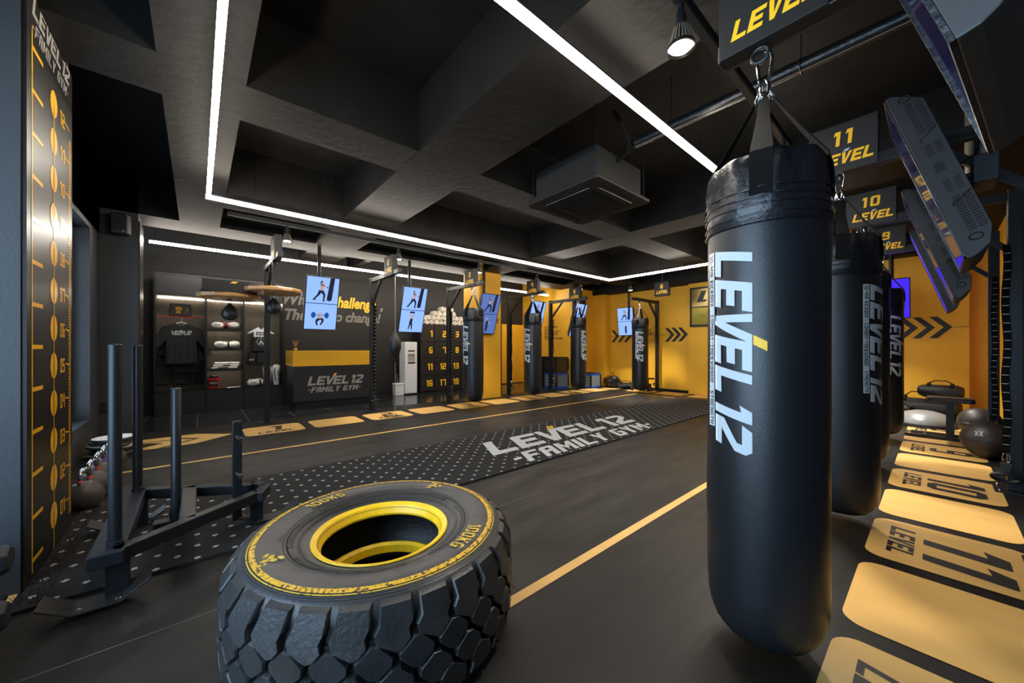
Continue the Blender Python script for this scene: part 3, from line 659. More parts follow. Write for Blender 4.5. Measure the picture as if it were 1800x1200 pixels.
for i in range(6):
    t = thing('balance_disc', 'thin grey disc, number %s up in the low stack below the window' % ('one', 'two', 'three', 'four', 'five', 'six')[i], 'disc', (-.74+.015*(i % 3), 6.0+.02*((i*2) % 3), .002+.034*i), i*.7, 'thin discs stacked below the window')
    M().lathe([(.001, 0), (.165, 0), (.175, .012), (.165, .028), (.001, .03)], 36).build('disc', m_steelg if i % 2 else m_plast, t, True); M().lathe([(.166, .024), (.170, .0285), (.125, .032), (.12, .0305)], 36).build('rim', m_matte if i in (2, 5) else m_silv, t, True)
def dumbbell(loc, rz, label):
    t = thing('hex_dumbbell', label, 'dumbbell', loc, rz, 'hex dumbbells at the left edge')
    for s in (-1, 1):
        g = M(); r = .062
        ring = lambda x, q: [(x, q*math.cos(a*PI/3+PI/6), q*math.sin(a*PI/3+PI/6)+r*.87) for a in range(6)]
        g.loft([ring(s*.07, r*.8), ring(s*.085, r), ring(s*.17, r), ring(s*.19, r*.8)]); g.build('hex_head', m_plast, t, bev=.006)
    M().tube([(-.08, 0, r*.87), (.08, 0, r*.87)], .016, 12).build('handle', m_chrome, t, True)
rk = thing('dumbbell_rack', 'low black steel rack at the left edge holding hex dumbbells', 'rack', (-.86, 2.35, 0))
for z in (.085, .29): M().b2(-.28, .22, -.35, .35, z, z+.02).build('shelf', m_steel, rk)
for x in (-.25, .17):
    for y in (-.33, .33): M().b2(x-.02, x+.02, y-.02, y+.02, 0, .29).build('upright', m_steel, rk)
dumbbell((-.75, 2.40, .311), 0, 'black hex dumbbell on the top shelf of the rack at the left edge'); dumbbell((-.75, 2.36, .106), .05, 'black hex dumbbell on the lower shelf of the rack at the left edge')
dumbbell((-.655, 1.90, 0), .1, 'black hex dumbbell on the floor in the bottom left corner')
# ------------------------------------------------------------------ training stations
NW = dict(enumerate('zero one two three four five six seven eight nine ten eleven twelve'.split()))
def make_station(name='bag_stand'):
    """post on a base plate, arm reaching 1.2 m along -Y, brace; origin at the post foot"""
    t = thing(name, 'x', 'stand', (0, 0, 0), 0, 'black steel bag stands')
    M().b2(-.04, .04, -.04, .04, .012, 2.52).build('post', m_steel, t, bev=.005)
    M().b2(-.13, .13, -.11, .11, 0, .012).build('base_plate', m_steel, t, bev=.003)
    for x in (-.1, .1):
        for y in (-.08, .08): M().lathe([(.0005, 0), (.012, 0), (.012, .02), (.0005, .022)], 6, (x, y, .012)).build('bolt', m_chrome, t)
    M().b2(-.035, .035, -1.26, -.04, 2.43, 2.505).build('arm', m_steel, t, bev=.005)
    M().prism([(-.02, -.04, 2.0), (-.02, -.04, 2.06), (-.02, -.40, 2.43), (-.02, -.46, 2.43)], (.04, 0, 0)).build('brace', m_steel, t)
    M().tube([(0, -.9+.03*math.sin(a*PI/8), 2.40+.03*math.cos(a*PI/8)) for a in range(16)], .008, 8, True).build('eye_ring', m_steel, t, True)
    return t
st0 = make_station()
def webbing_strap(loc, rz, label, L=1.75, r=.02):
    """daisy-chain strap with buckle and handle, hung from its top; origin where it is tied"""
    t = thing('daisy_strap', label, 'strap', loc, rz, 'daisy chain straps hanging on the stand posts')
    n = 24; P = [(r*.3*math.sin(i*.7), -.01-.008*math.sin(i*1.1), -L*i/n) for i in range(n+1)]
    M().ribbon(P, (.042, 0, 0), .006).build('webbing', m_web, t)
    g = M()
    for i in range(1, n):
        x, y, z = P[i]; g.box((x, y-.006, z), (.034, .004, .0045))
    g.build('white_stitching', m_silv, t)
    M().tube([(.02*math.cos(a*PI/6), -.012, -L-.04+.045*math.sin(a*PI/6)) for a in range(12)], .004, 6, True).build('carabiner', m_chrome, t, True)
    M().prism([(-.02, -.02, -L-.16), (.02, -.02, -L-.16), (.035, -.02, -L-.08), (-.035, -.02, -L-.08)], (0, .02, 0)).build('buckle', m_plast, t, bev=.004)
    M().tube([(.075*math.cos(a*PI/8), -.03-.02*math.sin(a*PI/8), -L-.20+.035*math.sin(a*PI/8)) for a in range(16)], .014, 10, True).build('handle', m_leath, t, True)
    return t
def number_sign(num, loc, rz, label):
    """black box sign, printed on its -X face; origin at its bottom centre"""
    t = thing('station_sign', label, 'sign', loc, rz, None)
    M().b2(-.045, -.0355, -.18, .18, 0, .34).b2(.0355, .045, -.18, .18, 0, .34).b2(-.0355, .0355, -.18, .18, .076, .34).build('box', m_panelb, t, bev=.002)
    a, tip, w = logo12(.28); 
    t_, w2 = text2('LEVEL', .1, .3, .22, .26, .8); k = .29/w2
    f = plane_map((-.0462, .135, .055), (0, -1, 0), (0, 0, 1), k, .078)
    put(t_, f, 'lettering', m_ygs, t)
    M().poly([(-.0462, -.005, .137), (-.0462, -.03, .137), (-.0462, -.045, .153), (-.0462, -.02, .153)]).build('white_tip', m_white, t)
    t_, w2 = text2(num, .3, .1, .2, .24, .8); k = .085
    put(t_, plane_map((-.0462, w2*k/2, .185), (0, -1, 0), (0, 0, 1), k, .1), 'number', m_ygs, t)
    return t
m_panelb = mat('black_sign_board', (22, 21, 22), .55)
# punching bag
BR, BH = .205, 1.88
def bagr(a, z, r):
    w = 0
    if z < .11: w = .004*math.sin(34*a)*(1 if z < .08 else .4)*min(1, r/.1)
    if z > BH-.12: w = .006*math.sin(9*a+1)+.004*math.sin(23*a+2)*math.sin(z*40)
    return r+w+.0018*math.sin(3*a+z*4)+.0012*math.sin(7*a-z*9)
def make_bag():
    t = thing('punching_bag', 'x', 'punching bag', (0, 0, 0), 0, 'hanging punching bags')
    prof = [(.001, .012), (.06, .004), (.11, .006), (.145, .022), (.172, .055), (.19, .10), (.2, .15), (.205, .22), (.207, .5), (.206, .9), (.205, 1.3), (.204, 1.6), (.204, BH-.26)]
    M().lathe(prof+[(.203, BH-.2)], 72, fn=bagr).build('body', m_leath, t, True, ang=60)
    M().lathe([(.203, BH-.27), (.208, BH-.265), (.2085, BH-.18), (.207, BH-.1), (.204, BH-.06), (.196, BH-.02), (.186, BH), (.176, BH-.005), (.17, BH-.03), (.12, BH-.05), (.001, BH-.05)], 96, fn=bagr).build('collar', m_leath2, t, True, ang=60)
    g = M()
    for z in (BH-.262, BH-.235, BH-.20, BH-.17, BH-.14): g.tube([(.2108*math.cos(a*PI/36), .2108*math.sin(a*PI/36), z+.002*math.sin(a*.5)) for a in range(72)], .0034, 5, True)
    g.build('stitched_seam', m_leath2, t)
    g = M().ribbon([(.2075*math.cos(5.4), .2075*math.sin(5.4), z) for z in [.2+.1*i for i in range(14)]], (-.008*math.sin(5.4), .008*math.cos(5.4), 0), .003); g.build('side_seam', m_leath2, t)
    for k in range(4):
        a = k*PI/2+.2; d = Vector((math.cos(a), math.sin(a), 0)); wv = Vector((-math.sin(a), math.cos(a), 0))*.072
        pts = [d*.2115+Vector((0, 0, z)) for z in (BH-.17, BH-.1)]+[d*.208+Vector((0, 0, BH-.05)), d*.195+Vector((0, 0, BH)), d*.12+Vector((0, 0, BH+.12)), d*.035+Vector((0, 0, BH+.27))]
        M().ribbon(pts, wv, .004, [1, 1, 1, 1, .7, .42]).build('strap', m_web, t)
        c0 = d*.03+Vector((0, 0, BH+.28)); c1 = d*.004+Vector((0, 0, BH+.36)); u = (c1-c0).normalized()
        M().tube([(c0+c1)/2+u*.045*math.cos(q*PI/6)+wv.normalized()*.014*math.sin(q*PI/6) for q in range(12)], .005, 8, True).build('snap_link', m_chrome, t, True)
    cx = [(0, .022*s_ if False else x, BH+z) for x, z in ((.0, .345), (.016, .355), (.02, .38), (.026, .44), (.022, .465), (.0, .478), (-.02, .465), (-.026, .44), (-.018, .38), (-.014, .355))]
    M().tube(cx, .006, 10, True).build('carabiner', m_chrome, t, True)
    return t
bag0 = make_bag()
def bag_print(t, phi0, ztop=1.54, L=.755, cap=.148, strip=True, tail=True, fine=True):
    a, tip, w = logo12(.28); k = L/w; kk = cap
    def cyl(polys, x_sc, y_sc, phi, ofs, name, m, r=BR+.0042):
        bm = bmesh.new()
        for p in polys:
            try: bm.faces.new([bm.verts.new((x*x_sc, y*y_sc, 0)) for x, y in p])
            except ValueError: pass
        ys = [v.co.y for v in bm.verts]; y = math.floor(min(ys)/.012)*.012
        while y < max(ys):
            bmesh.ops.bisect_plane(bm, geom=bm.verts[:]+bm.edges[:]+bm.faces[:], plane_co=(0, y, 0), plane_no=(0, 1, 0)); y += .012
        xs = [v.co.x for v in bm.verts]; x = min(xs)
        while x < max(xs):
            bmesh.ops.bisect_plane(bm, geom=bm.verts[:]+bm.edges[:]+bm.faces[:], plane_co=(x, 0, 0), plane_no=(1, 0, 0)); x += .1
        for v in bm.verts:
            s = v.co.y; an = phi+s/BR; zz = ztop-v.co.x-ofs; rr_ = r+.0018*math.sin(3*an+zz*4)+.0012*math.sin(7*an-zz*9); v.co = (rr_*math.cos(an), rr_*math.sin(an), zz)
        me = bpy.data.meshes.new(name); bm.to_mesh(me); bm.free(); me.materials.append(m)
        for p in me.polygons: p.use_smooth = True
        o = bpy.data.objects.new(name, me); COL.objects.link(o); o.parent = t; return o
    cyl(a, k, kk, phi0, 0, 'logo_lettering', m_white); cyl(tip, k, kk, phi0, 0, 'logo_lettering', m_ygs)
    sh = .037
    cyl([[(0, 0), (L*.93, 0), (L*.93, 1), (0, 1)]], 1, sh, phi0-(sh+.006)/BR, .0, 'slogan_strip', m_white)
    s, w2 = text2('30-MIN KICKBOX . COMBAT-TAEKWONDO . STRENGTH', .16, 0, .15, .17, .6); k2 = L*.91/w2
    cyl(s, k2, sh*.7, phi0-(sh*.86+.006)/BR, .007, 'slogan_lettering', m_floorink, BR+.0052)
    return t
ORD = {12: 'nearest and biggest in view', 11: 'second behind the nearest', 10: 'third in the right-hand row', 9: 'last in the right-hand row', 3: 'in front of the yellow column', 4: 'hanging under the number 4 sign', 5: 'hanging under the number 5 sign before the blue boxes', 6: 'by the far yellow wall beside a lit screen'}
BAGS = {12: (1.75, .455, .045, 143), 11: (3.41, .44, .07, 232), 10: (5.14, .50, .07, 280), 9: (6.85, .47, .08, 200), 3: (4.24, 6.12, .11, 163), 4: (5.93, 6.14, .11, 166), 5: (7.62, 6.16, .11, 252), 6: (8.86, 5.1, .09, 190)}
for i, (n, (x, y, z, ph)) in enumerate(BAGS.items()):
    b = bag0 if i == 0 else dup(bag0, (0, 0, 0), 0)
    b.location = (x, y, z); b.rotation_euler = (0, 0, 0); b['label'] = 'tall black punching bag, '+ORD[n]
bags = [o for o in bpy.data.objects if o.name.startswith('punching_bag') and o.type == 'EMPTY']
for b in bags:
    n = min(BAGS, key=lambda k: (Vector(BAGS[k][:3])-b.location).length); bag_print(b, math.radians(BAGS[n][3]))
# stands (post x, post y)
ST = [(1, .85, 7.02, 0), (2, 2.52, 7.0, 0), (3, 4.19, 7.0, 0), (4, 5.97, 7.05, 0), (5, 7.5, 7.05, 0), (6, 9.76, 5.1, -PI/2), (9, 6.88, -.43, PI), (10, 5.16, -.43, PI), (11, 3.46, -.43, PI), (12, 1.75, -.43, PI)]
for i, (n, x, y, rz) in enumerate(ST):
    s = st0 if i == 0 else dup(st0, (0, 0, 0), 0); s.location = (x, y, 0); s.rotation_euler = (0, 0, rz)
    s['label'] = 'black steel bag stand with braced arm at station %s' % NW[n]
    if n > 8:  # right-hand row: shorter arms
        for c in s.children:
            if c.name.startswith('arm'): c.data = c.data.copy(); [setattr(v.co, 'y', -1.05) for v in c.data.vertices if v.co.y < -1]
for n, x, y in ((1, .85, 6.12), (2, 2.52, 6.12), (3, 4.19, 6.12), (4, 5.95, 6.14), (5, 7.5, 6.16)):
    number_sign(str(n), (x, y, 2.43), 0, 'black square sign with a yellow %s on the arm of its stand' % NW[n])
for n, x in ((12, 1.75), (11, 3.46), (10, 5.16), (9, 6.88)):
    number_sign(str(n), (x, .43, 2.43), 0, 'black square sign with a yellow %s above the right-hand row' % NW[n])
number_sign('6', (8.72, 4.42, 2.48), 0, 'black square sign with a yellow six against the far yellow wall')
g = bpy.data.objects['station_sign'+('' if False else '')]
sx = [o for o in bpy.data.objects if o.get('label', '').endswith('six against the far yellow wall')][0]
M().b2(-.01, .01, -.01, .01, .34, 1.08).build('hanger', m_steel, sx)
M().b2(-.03, .03, -.2, .2, .03, .07).build('support_bar', m_steel, sx)
for n, x, y, rz, l in ((2, 2.52, 6.955, 0, 1.62), (3, 4.19, 6.955, 0, 1.62), (4, 5.97, 7.005, 0, 1.62), (5, 7.5, 7.005, 0, 1.62), (6, 9.715, 5.1, -PI/2, 1.62), (9, 6.80, -.43, -PI/2, 1.62)):
    webbing_strap((x+(.03 if n < 6 else 0), y-(.01 if n < 6 else 0), 2.0), rz, 'black ladder webbing strap with white stitching hanging on stand %s' % NW[n], l)
webbing_strap((5.07, -.38, 2.05), -PI/2, 'black ladder webbing strap with white stitching, nearest the right edge', 1.72)
ft = thing('foot_strap', 'black looped handle lying on the yellow number 11 floor panel', 'strap', (3.22, -.40, .0))
M().tube([(.2*math.cos(a*PI/12), .08*math.sin(a*PI/12), .012+.01*math.sin(a)) for a in range(24)], .013, 8, True).build('loop', m_leath, ft, True); M().ribbon([(.0, -.02, .02), (.1, -.1, .03), (.2, -.12, .06)], (0, .03, 0), .004).build('webbing', m_web, ft)
# speed bag platforms
def speed_platform(loc, label, armx):
    t = thing('speed_bag_platform', label, 'speed bag platform', loc, 0, None)
    g = M(); g.lathe([(.001, -.03), (.345, -.03), (.36, -.018), (.36, .018), (.345, .03), (.001, .03)], 12); g.build('drum', m_wood, t, bev=.004)
    M().lathe([(.001, -.055), (.012, -.055), (.03, -.034), (.04, -.030), (.001, -.03)], 20).build('swivel', m_chrome, t, True)
    M().tube([(.012*math.cos(a*PI/6), 0, -.072+.02*math.sin(a*PI/6)) for a in range(12)], .003, 6, True).build('hook', m_chrome, t, True)
    for y in (-.12, .12): M().b2(-.3, .3, y-.02, y+.02, .03, .055).build('steel_strap', m_steel, t)
    for x, y in armx: M().b2(x-.02, x+.02, y-.02, y+.02, .055, 2.44-loc[2]).build('drop_bracket', m_steel, t)
    b = thing('speed_bag', 'small black leather '+label[-0:].replace('round wooden speed bag platform', 'speed bag under the platform'), 'speed bag', (loc[0], loc[1], loc[2]-.33))
    M().lathe([(.001, 0), (.05, .008), (.085, .04), (.098, .085), (.088, .135), (.055, .185), (.028, .215), (.018, .235), (.001, .24)], 24, fn=lambda a, z, r: r*(1+.02*math.cos(8*a))).build('bladder', m_leath, b, True)
    M().tube([(0, 0, .235), (0, 0, .255)], .006, 8).build('loop', m_chrome, b)
    return t
speed_platform((.82, 6.12, 2.0), 'round wooden speed bag platform beneath the number 1 sign', ((0, 0),))
sp_ = speed_platform((.345, 6.42, 1.91), 'round wooden speed bag platform left of the number 1 stand, lower one', ())
M().b2(-.32, .5, .25, .31, .03, .12).build('side_arm', m_steel, sp_); M().b2(-.3, .2, -.36, -.33, .035, .17).build('header_board', m_panelb, sp_)
M().poly([(-.02, -.361, .14), (.04, -.361, .14), (.07, -.361, .165), (.01, -.361, .165)]).build('yellow_tip', m_ygs, sp_)
de = thing('double_end_bag', 'small black ball on a thin cord between the number 2 sign and the floor', 'speed bag', (2.6, 6.12, 0))
M().lathe([(.001, .95), (.02, .96), (.03, 1.02), (.075, 1.10), (.10, 1.2), (.098, 1.3), (.07, 1.39), (.03, 1.46), (.02, 1.50), (.001, 1.51)], 24, fn=lambda a, z, r: r*(1+.02*math.cos(8*a))).build('ball', m_leath, de, True)
M().tube([(0, 0, .04), (0, 0, .96)], .004, 6).tube([(0, 0, 1.5), (0, 0, 2.43)], .003, 6).build('cord', m_silv, de); M().ball((0, 0, .03), .03, 10, (1, 1, .8)).build('floor_anchor', m_chrome, de, True)
# ------------------------------------------------------------------ televisions
def figure(P, kind):
    """flat pixel figures: polygons in screen units (0..1 wide, 0..1 high)"""
    def limb(a, b, w0, w1):
        a = Vector(a); b = Vector(b); d = (b-a).normalized(); n = Vector((-d.y, d.x)); return [tuple(a+n*w0), tuple(b+n*w1), tuple(b-n*w1), tuple(a-n*w0)]
    def disc(c, r, k=.85): return [(c[0]+r*k*math.cos(t*PI/6), c[1]+r*math.sin(t*PI/6)) for t in range(12)]
    dark = []; skin = []; blue = []
    if kind == 'punch':
        dark += [[(.72, 1), (.86, 1), (.80, .16), (.76, .12), (.66, .12), (.64, .18)]]
        dark += [limb((.44, .5), (.36, .32), .055, .035), limb((.36, .32), (.24, .16), .035, .02), limb((.46, .5), (.56, .34), .055, .035), limb((.56, .34), (.54, .14), .035, .02), [(.2, .12), (.30, .13), (.29, .17), (.22, .18)], [(.5, .1), (.6, .1), (.58, .14), (.52, .15)]]
        skin += [limb((.45, .52), (.49, .68), .045, .05), disc((.5, .8), .045), limb((.5, .68), (.62, .64), .022, .018)]; dark += [limb((.45, .64), (.52, .72), .05, .05), limb((.46, .86), (.42, .72), .03, .012), disc((.64, .64), .025)]
    elif kind == 'squat':
        blue += [disc((.26, .55), .12, .6), disc((.68, .55), .12, .6)]; dark += [limb((.3, .56), (.66, .56), .01, .01)]
        skin += [disc((.46, .62), .045), limb((.46, .56), (.48, .42), .05, .045)]; dark += [limb((.48, .44), (.58, .36), .05, .04), limb((.58, .36), (.50, .16), .035, .02), limb((.46, .42), (.36, .32), .05, .04), limb((.36, .32), (.40, .14), .035, .02), limb((.45, .55), (.48, .46), .055, .05)]
    elif kind == 'lift':
        dark += [[(.36, .86), (.60, .86), (.56, .94), (.4, .94)], limb((.48, .62), (.45, .38), .055, .06), limb((.44, .4), (.38, .12), .035, .02), limb((.5, .4), (.52, .12), .035, .02)]
        skin += [disc((.48, .70), .04), limb((.44, .6), (.43, .84), .02, .018), limb((.53, .6), (.54, .84), .02, .018)]
    elif kind == 'stand':
        dark += [limb((.5, .66), (.48, .4), .06, .05), limb((.46, .4), (.46, .1), .035, .02), limb((.53, .4), (.52, .1), .035, .02)]; skin += [disc((.5, .78), .04), limb((.56, .62), (.66, .5), .02, .016), limb((.44, .64), (.42, .8), .02, .02)]
    return dark, skin, blue
def make_tv(loc, rz, tilt, label, kinds=('punch', 'squat'), scr=m_scr, w=.53, h=.94, deep=.03, pole_top=3.56, back=True, thick=False, case=None):
    """portrait screen facing local -Y, leaning forward by tilt; origin under its centre on the pole axis"""
    t = thing('television', label, 'television', loc, rz, 'tilted portrait screens hung from the ceiling')
    R_ = Matrix.Rotation(tilt, 3, 'X')
    def T(x, y, z): return R_ @ Vector((x, y, z))
    g = M()
    D = .105 if thick else .06
    prof = [(-.012, h/2), (.012, h/2), (.03, h/2-.015), (D, h/2-.09), (D, -h/2+.12), (.03+(D-.03)*.6, -h/2+.04), (.03, -h/2+.008), (.012, -h/2), (-.012, -h/2)]
    g.prism([T(-w/2, y, z) for y, z in prof], R_ @ Vector((w, 0, 0))); g.build('casing', case or m_plast, t, bev=.003)
    g = M(); bz = .013
    for a in ((-w/2, -w/2+bz, -h/2, h/2), (w/2-bz, w/2, -h/2, h/2), (-w/2, w/2, -h/2, -h/2+bz), (-w/2, w/2, h/2-bz, h/2)):
        g.add([T(x, y, z) for x in (a[0], a[1]) for y in (-.018, -.012) for z in (a[2], a[3])], [(0, 1, 3, 2), (4, 6, 7, 5), (0, 4, 5, 1), (2, 3, 7, 6), (0, 2, 6, 4), (1, 5, 7, 3)])
    g.build('bezel', m_leath2, t)
    sc_ = M().poly([T(x, -.0135, z) for x, z in ((-w/2+bz, -h/2+bz), (w/2-bz, -h/2+bz), (w/2-bz, h/2-bz), (-w/2+bz, h/2-bz))]).build('screen', scr, t)
    if kinds:
        iw, ih = w-2*bz, (h-2*bz)/2
        M().poly([T(x, -.0142, z) for x, z in ((-w/2+bz, -.006), (w/2-bz, -.006), (w/2-bz, .006), (-w/2+bz, .006))]).build('picture_divider', m_ink, t)
        for j, kd in enumerate(kinds):
            z0 = 0 if j == 0 else -ih
            for pl, mm in zip(figure(None, kd), (m_ink, m_skin, m_blueplate)):
                if pl:
                    g = M()
                    for q, p in enumerate(pl): g.poly([T(-w/2+bz+x*iw, -.0145-.0002*q-(.002 if mm is m_skin else 0), z0+y*ih) for x, y in p])
                    g.build('picture', mm, t)
    if thick:   # moulded side with vents, grooves and input bay
        for side in (-1, 1):
            X = side*(w/2+.0008)
            for zc, rows in ((h/2-.17, 14), (-h/2+.22, 14)):
                g = M().poly([T(X-side*.0004, .032, zc-.1), T(X-side*.0004, .033, zc-.1), T(X-side*.0004, .033, zc-.099)])
                for i in range(rows):
                    for c in range(2):
                        z = zc+(i-rows/2)*.0135; y = .033+c*.034
                        g.poly([T(X, y, z), T(X, y+.028, z+.003), T(X, y+.028, z+.010), T(X, y, z+.007)])
                g.build('vent', m_dark, t)
            for zc in (.11, -.10):
                g = M()
                for i in range(6):
                    for c in range(2):
                        z = zc+(i-3)*.011; y = .03+c*.034
                        g.poly([T(X, y, z), T(X, y+.024, z+.003), T(X, y+.024, z+.008), T(X, y, z+.005)])
                g.build('vent', m_dark, t)
            for zc in (h/2-.05, -h/2+.09): M().tube([T(X, .045+.022*math.cos(a*PI/8), zc+.016*math.sin(a*PI/8)) for a in range(16)], .003, 5, True).build('moulded_ring', m_dark, t)
            for zc in (.19, -.18): M().tube([T(X, .1, zc+.03), T(X, .06, zc), T(X, .03, zc-.01), T(X, .028, zc-.03)], .0025, 5).build('moulded_groove', m_dark, t)
            M().add([T(side*(w/2+q), y, z) for q in (0, .002) for y in (.028, .062) for z in (-.02, .03)], [(0, 1, 3, 2), (4, 6, 7, 5), (0, 4, 5, 1), (2, 3, 7, 6), (0, 2, 6, 4), (1, 5, 7, 3)]).build('input_bay', m_steel, t)
    z1 = pole_top-loc[2]; yp = D+.1
    M().b2(-.1, .1, yp-.055, yp+.03, -.05, .09).build('mount_plate', m_steel, t, bev=.006) 
    M().tube([(0, yp, .0), (0, yp, z1)], .0285, 20).build('ceiling_pole', m_beige if thick else m_steel, t, True)
    M().b2(-.09, .09, yp-.09, yp+.09, z1-.012, z1).build('ceiling_plate', m_steel, t)
    c = M().tube([T(0, D, -.02), (0, yp, .02)], .02, 10); c.build('mount_arm', m_steel, t)
    c = M().tube([(.03, yp+.02, z1-.02), (.034, yp+.02, .5), (.03, yp-.04, .12), T(.05, D, .03)], .005, 6); c.build('power_cable', m_web, t)
    return t
TL = math.radians(17)
m_scrblue2 = emitm('vivid_blue_screen', (60, 30, 235), .9)
make_tv((1.64, 6.98, 1.97), 0, TL, 'lit portrait screen with a boxer and a lifter, in front of the wall slogan', ('punch', 'squat'), pole_top=3.56)
make_tv((3.34, 6.98, 1.97), 0, TL, 'lit portrait screen with two figures above the white water cooler', ('punch', 'lift'))
make_tv((5.1, 6.76, 1.98), 0, TL, 'dimmer lit screen in front of the yellow column', ('punch', 'stand'), scr=m_scrd)
make_tv((6.86, 6.98, 1.98), 0, TL, 'lit portrait screen half hidden behind the number 4 bag', ('punch', 'lift'))
make_tv((8.15, 6.60, 1.98), .05, TL, 'lit portrait screen behind the number 5 bag', ('punch', 'squat'))
make_tv((9.3, 5.80, 1.95), -PI/2+.04, math.radians(7), 'lit portrait screen facing out from the far yellow wall', ('punch', 'stand'), w=.50, h=.80)
make_tv((1.075, .075, 2.08), PI-.122, TL, 'dark glossy screen overhanging the top right corner, nearest of the right-hand row', None, m_gloss, thick=True, case=m_bcase)
make_tv((3.06, .03, 2.08), PI, TL, 'portrait screen showing its vented side, second of the right-hand row', None, m_gloss, thick=True)
make_tv((4.57, .03, 2.02), PI, TL, 'third portrait screen of the right-hand row, partly behind the vented one', None, m_gloss, thick=True)
make_tv((6.22, .04, 2.04), PI, TL, 'fourth portrait screen of the right-hand row, seen edge on', None, m_scrblue, thick=True)
make_tv((9.15, .52, 2.05), -PI/2, math.radians(17), 'blue lit screen almost hidden behind the last right-hand bag', None, m_scrblue2, w=.48, h=.70)
# ------------------------------------------------------------------ wardrobe wall
wd = thing('display_wardrobe', 'open black steel display wardrobe with lit shelves on the reception wall', 'wardrobe', (-.58, 8.9, 0))
Wd = 1.96
for x in (0, .69, 1.26, Wd-.03): M().b2(x, x+.03, 0, .03, .0, 2.5 if x in (0, Wd-.03) else 2.14).b2(x, x+.012, .03, .42, .0, 2.14).build('upright', m_steel, wd)
M().b2(0, Wd, 0, .03, 2.5, 2.53).build('top_rail', m_steel, wd); M().b2(0, Wd, 0, .42, 2.135, 2.155).build('canopy', m_steel, wd)
M().b2(0, Wd, .01, .42, 2.155, 2.5).build('perforated_header', m_mesh, wd); M().b2(0, Wd, .418, .43, 0, 2.14).build('perforated_back', m_ph, wd)
M().b2(0, Wd, 0, .42, .40, .425).build('shelf', m_steel, wd); M().b2(0, Wd, .005, .42, 0, .4).build('plinth', m_mesh, wd)
for z in (1.54, 1.17, .78): M().b2(.70, 1.27, .02, .42, z, z+.018).b2(.70, 1.27, .005, .02, z-.03, z+.018).build('shelf', m_steel, wd)
for x0, x1, z in ((.03, .68, 2.125), (.72, 1.25, 2.125), (1.29, 1.92, 2.125), (.72, 1.25, 1.53), (.72, 1.25, 1.16), (.72, 1.25, .77)):
    M().b2(x0, x1, *((.375, .385) if z > 2 else (.025, .035)), z-.008, z-.001).build('led_strip', m_led2, wd)
X0, Y0 = -.58, 8.9
def tshirt(loc, label, m, w=.46, h=.62, logo=True, sleeves=.16, child=False):
    t = thing('tshirt', label, 'shirt', loc)
    P = [(-w*.5, -h), (-w*.47, -h*.45), (-w*.5-sleeves*.75, -h*.42), (-w*.5-sleeves, -h*.62+.0), (-w*.5-sleeves*.4, -.03-h*.05), (-w*.42, -.02), (-w*.14, .025), (-w*.08, .0), (0, -.02), (w*.08, 0), (w*.14, .025), (w*.42, -.02), (w*.5+sleeves*.4, -.03-h*.05), (w*.5+sleeves, -h*.62), (w*.5+sleeves*.75, -h*.42), (w*.47, -h*.45), (w*.5, -h)]
    # front cloth with folds
    if True:
        P = [(-w*.5, -h), (-w*.47, -h*.4), (-w*.47-sleeves*.7, -h*.62), (-w*.47-sleeves*1.2, -h*.55), (-w*.47-sleeves*.35, -.05), (-w*.16, .03), (-w*.1, -.005), (0, -.025), (w*.1, -.005), (w*.16, .03), (w*.47+sleeves*.35, -.05), (w*.47+sleeves*1.2, -h*.55), (w*.47+sleeves*.7, -h*.62), (w*.47, -h*.4), (w*.5, -h)]
    g = M(); g.prism([(x, -.03, z) for x, z in P], (0, .06, 0)); o = g.build('cloth', m, t, bev=.02)
    g = M()
    for i in range(5):
        x = -w*.4+i*w*.2; g.tube([(x, -.028, -h+.005), (x+.01, -.033, -h*.6), (x*.8, -.028, -h*.25)], [.012, .008, .003], 6)
    g.build('fold', m, t, True)
    M().tube([(-w*.3, 0, -.01), (-w*.12, 0, .03), (0, 0, .05), (w*.12, 0, .03), (w*.3, 0, -.01)], .008, 8).tube([(0, 0, .05), (0, 0, .08), (.015, 0, .10), (0, 0, .12)], .003, 6).build('hanger', m_whitep if not child else m_steel, t, True)
    return t
ts = tshirt((X0+.36, Y0+.12, 1.62), 'black t-shirt printed with the gym name on a white hanger', m_tee, .44, .72)
logo_block((-.135, -.047, -.155), (1, 0, 0), (0, 0, 1), .27, m_white, m_white, ts)
tshirt((X0+.42, Y0+.25, 1.52), 'plain black t-shirt hanging behind the printed black one', m_tee, .40, .8)
def shorts(loc, label, w=.4, h=.45):
    t = thing('shorts', label, 'shorts', loc)
    g = M()
    for s in (-1, 1): g.prism([(s*.0, -.03, 0), (s*w*.4, -.03, 0), (s*w*.55, -.03, -h), (s*w*.06, -.03, -h)], (0, .06, 0))
    g.build('cloth', m_tee, t, bev=.015); M().b2(-w*.41, w*.41, -.035, .035, -.03, .01).build('waistband', m_tee, t, bev=.008); return t
shorts((X0+.2, Y0+.3, .98), 'long black training shorts hanging low behind the black t-shirts, left pair'); shorts((X0+.52, Y0+.33, .96), 'long black training shorts hanging low behind the black t-shirts, right pair')
lg = thing('logo_plate', 'black plate with a yellow fist emblem above the black t-shirts', 'sign', (X0+.34, Y0+.40, 1.9))
M().b2(-.15, .15, -.01, .01, -.1, .13).build('board', m_leath2, lg, bev=.01)
M().poly([(x, -.0135, z) for x, z in rr(-.07, .0, .02, .07, .02, 3)]).poly([(x, -.0135, z) for x, z in rc(-.06, -.05, .0, -.01)]).build('emblem', m_ygs, lg)
M().add([(.03+.075*math.cos(a*.16-.9)*k, -.0135, .02+.075*math.sin(a*.16-.9)*k) for a in range(12) for k in (.8, 1.)], [(2*i, 2*i+1, 2*i+3, 2*i+2) for i in range(11)]).build('emblem', m_ygs, lg)
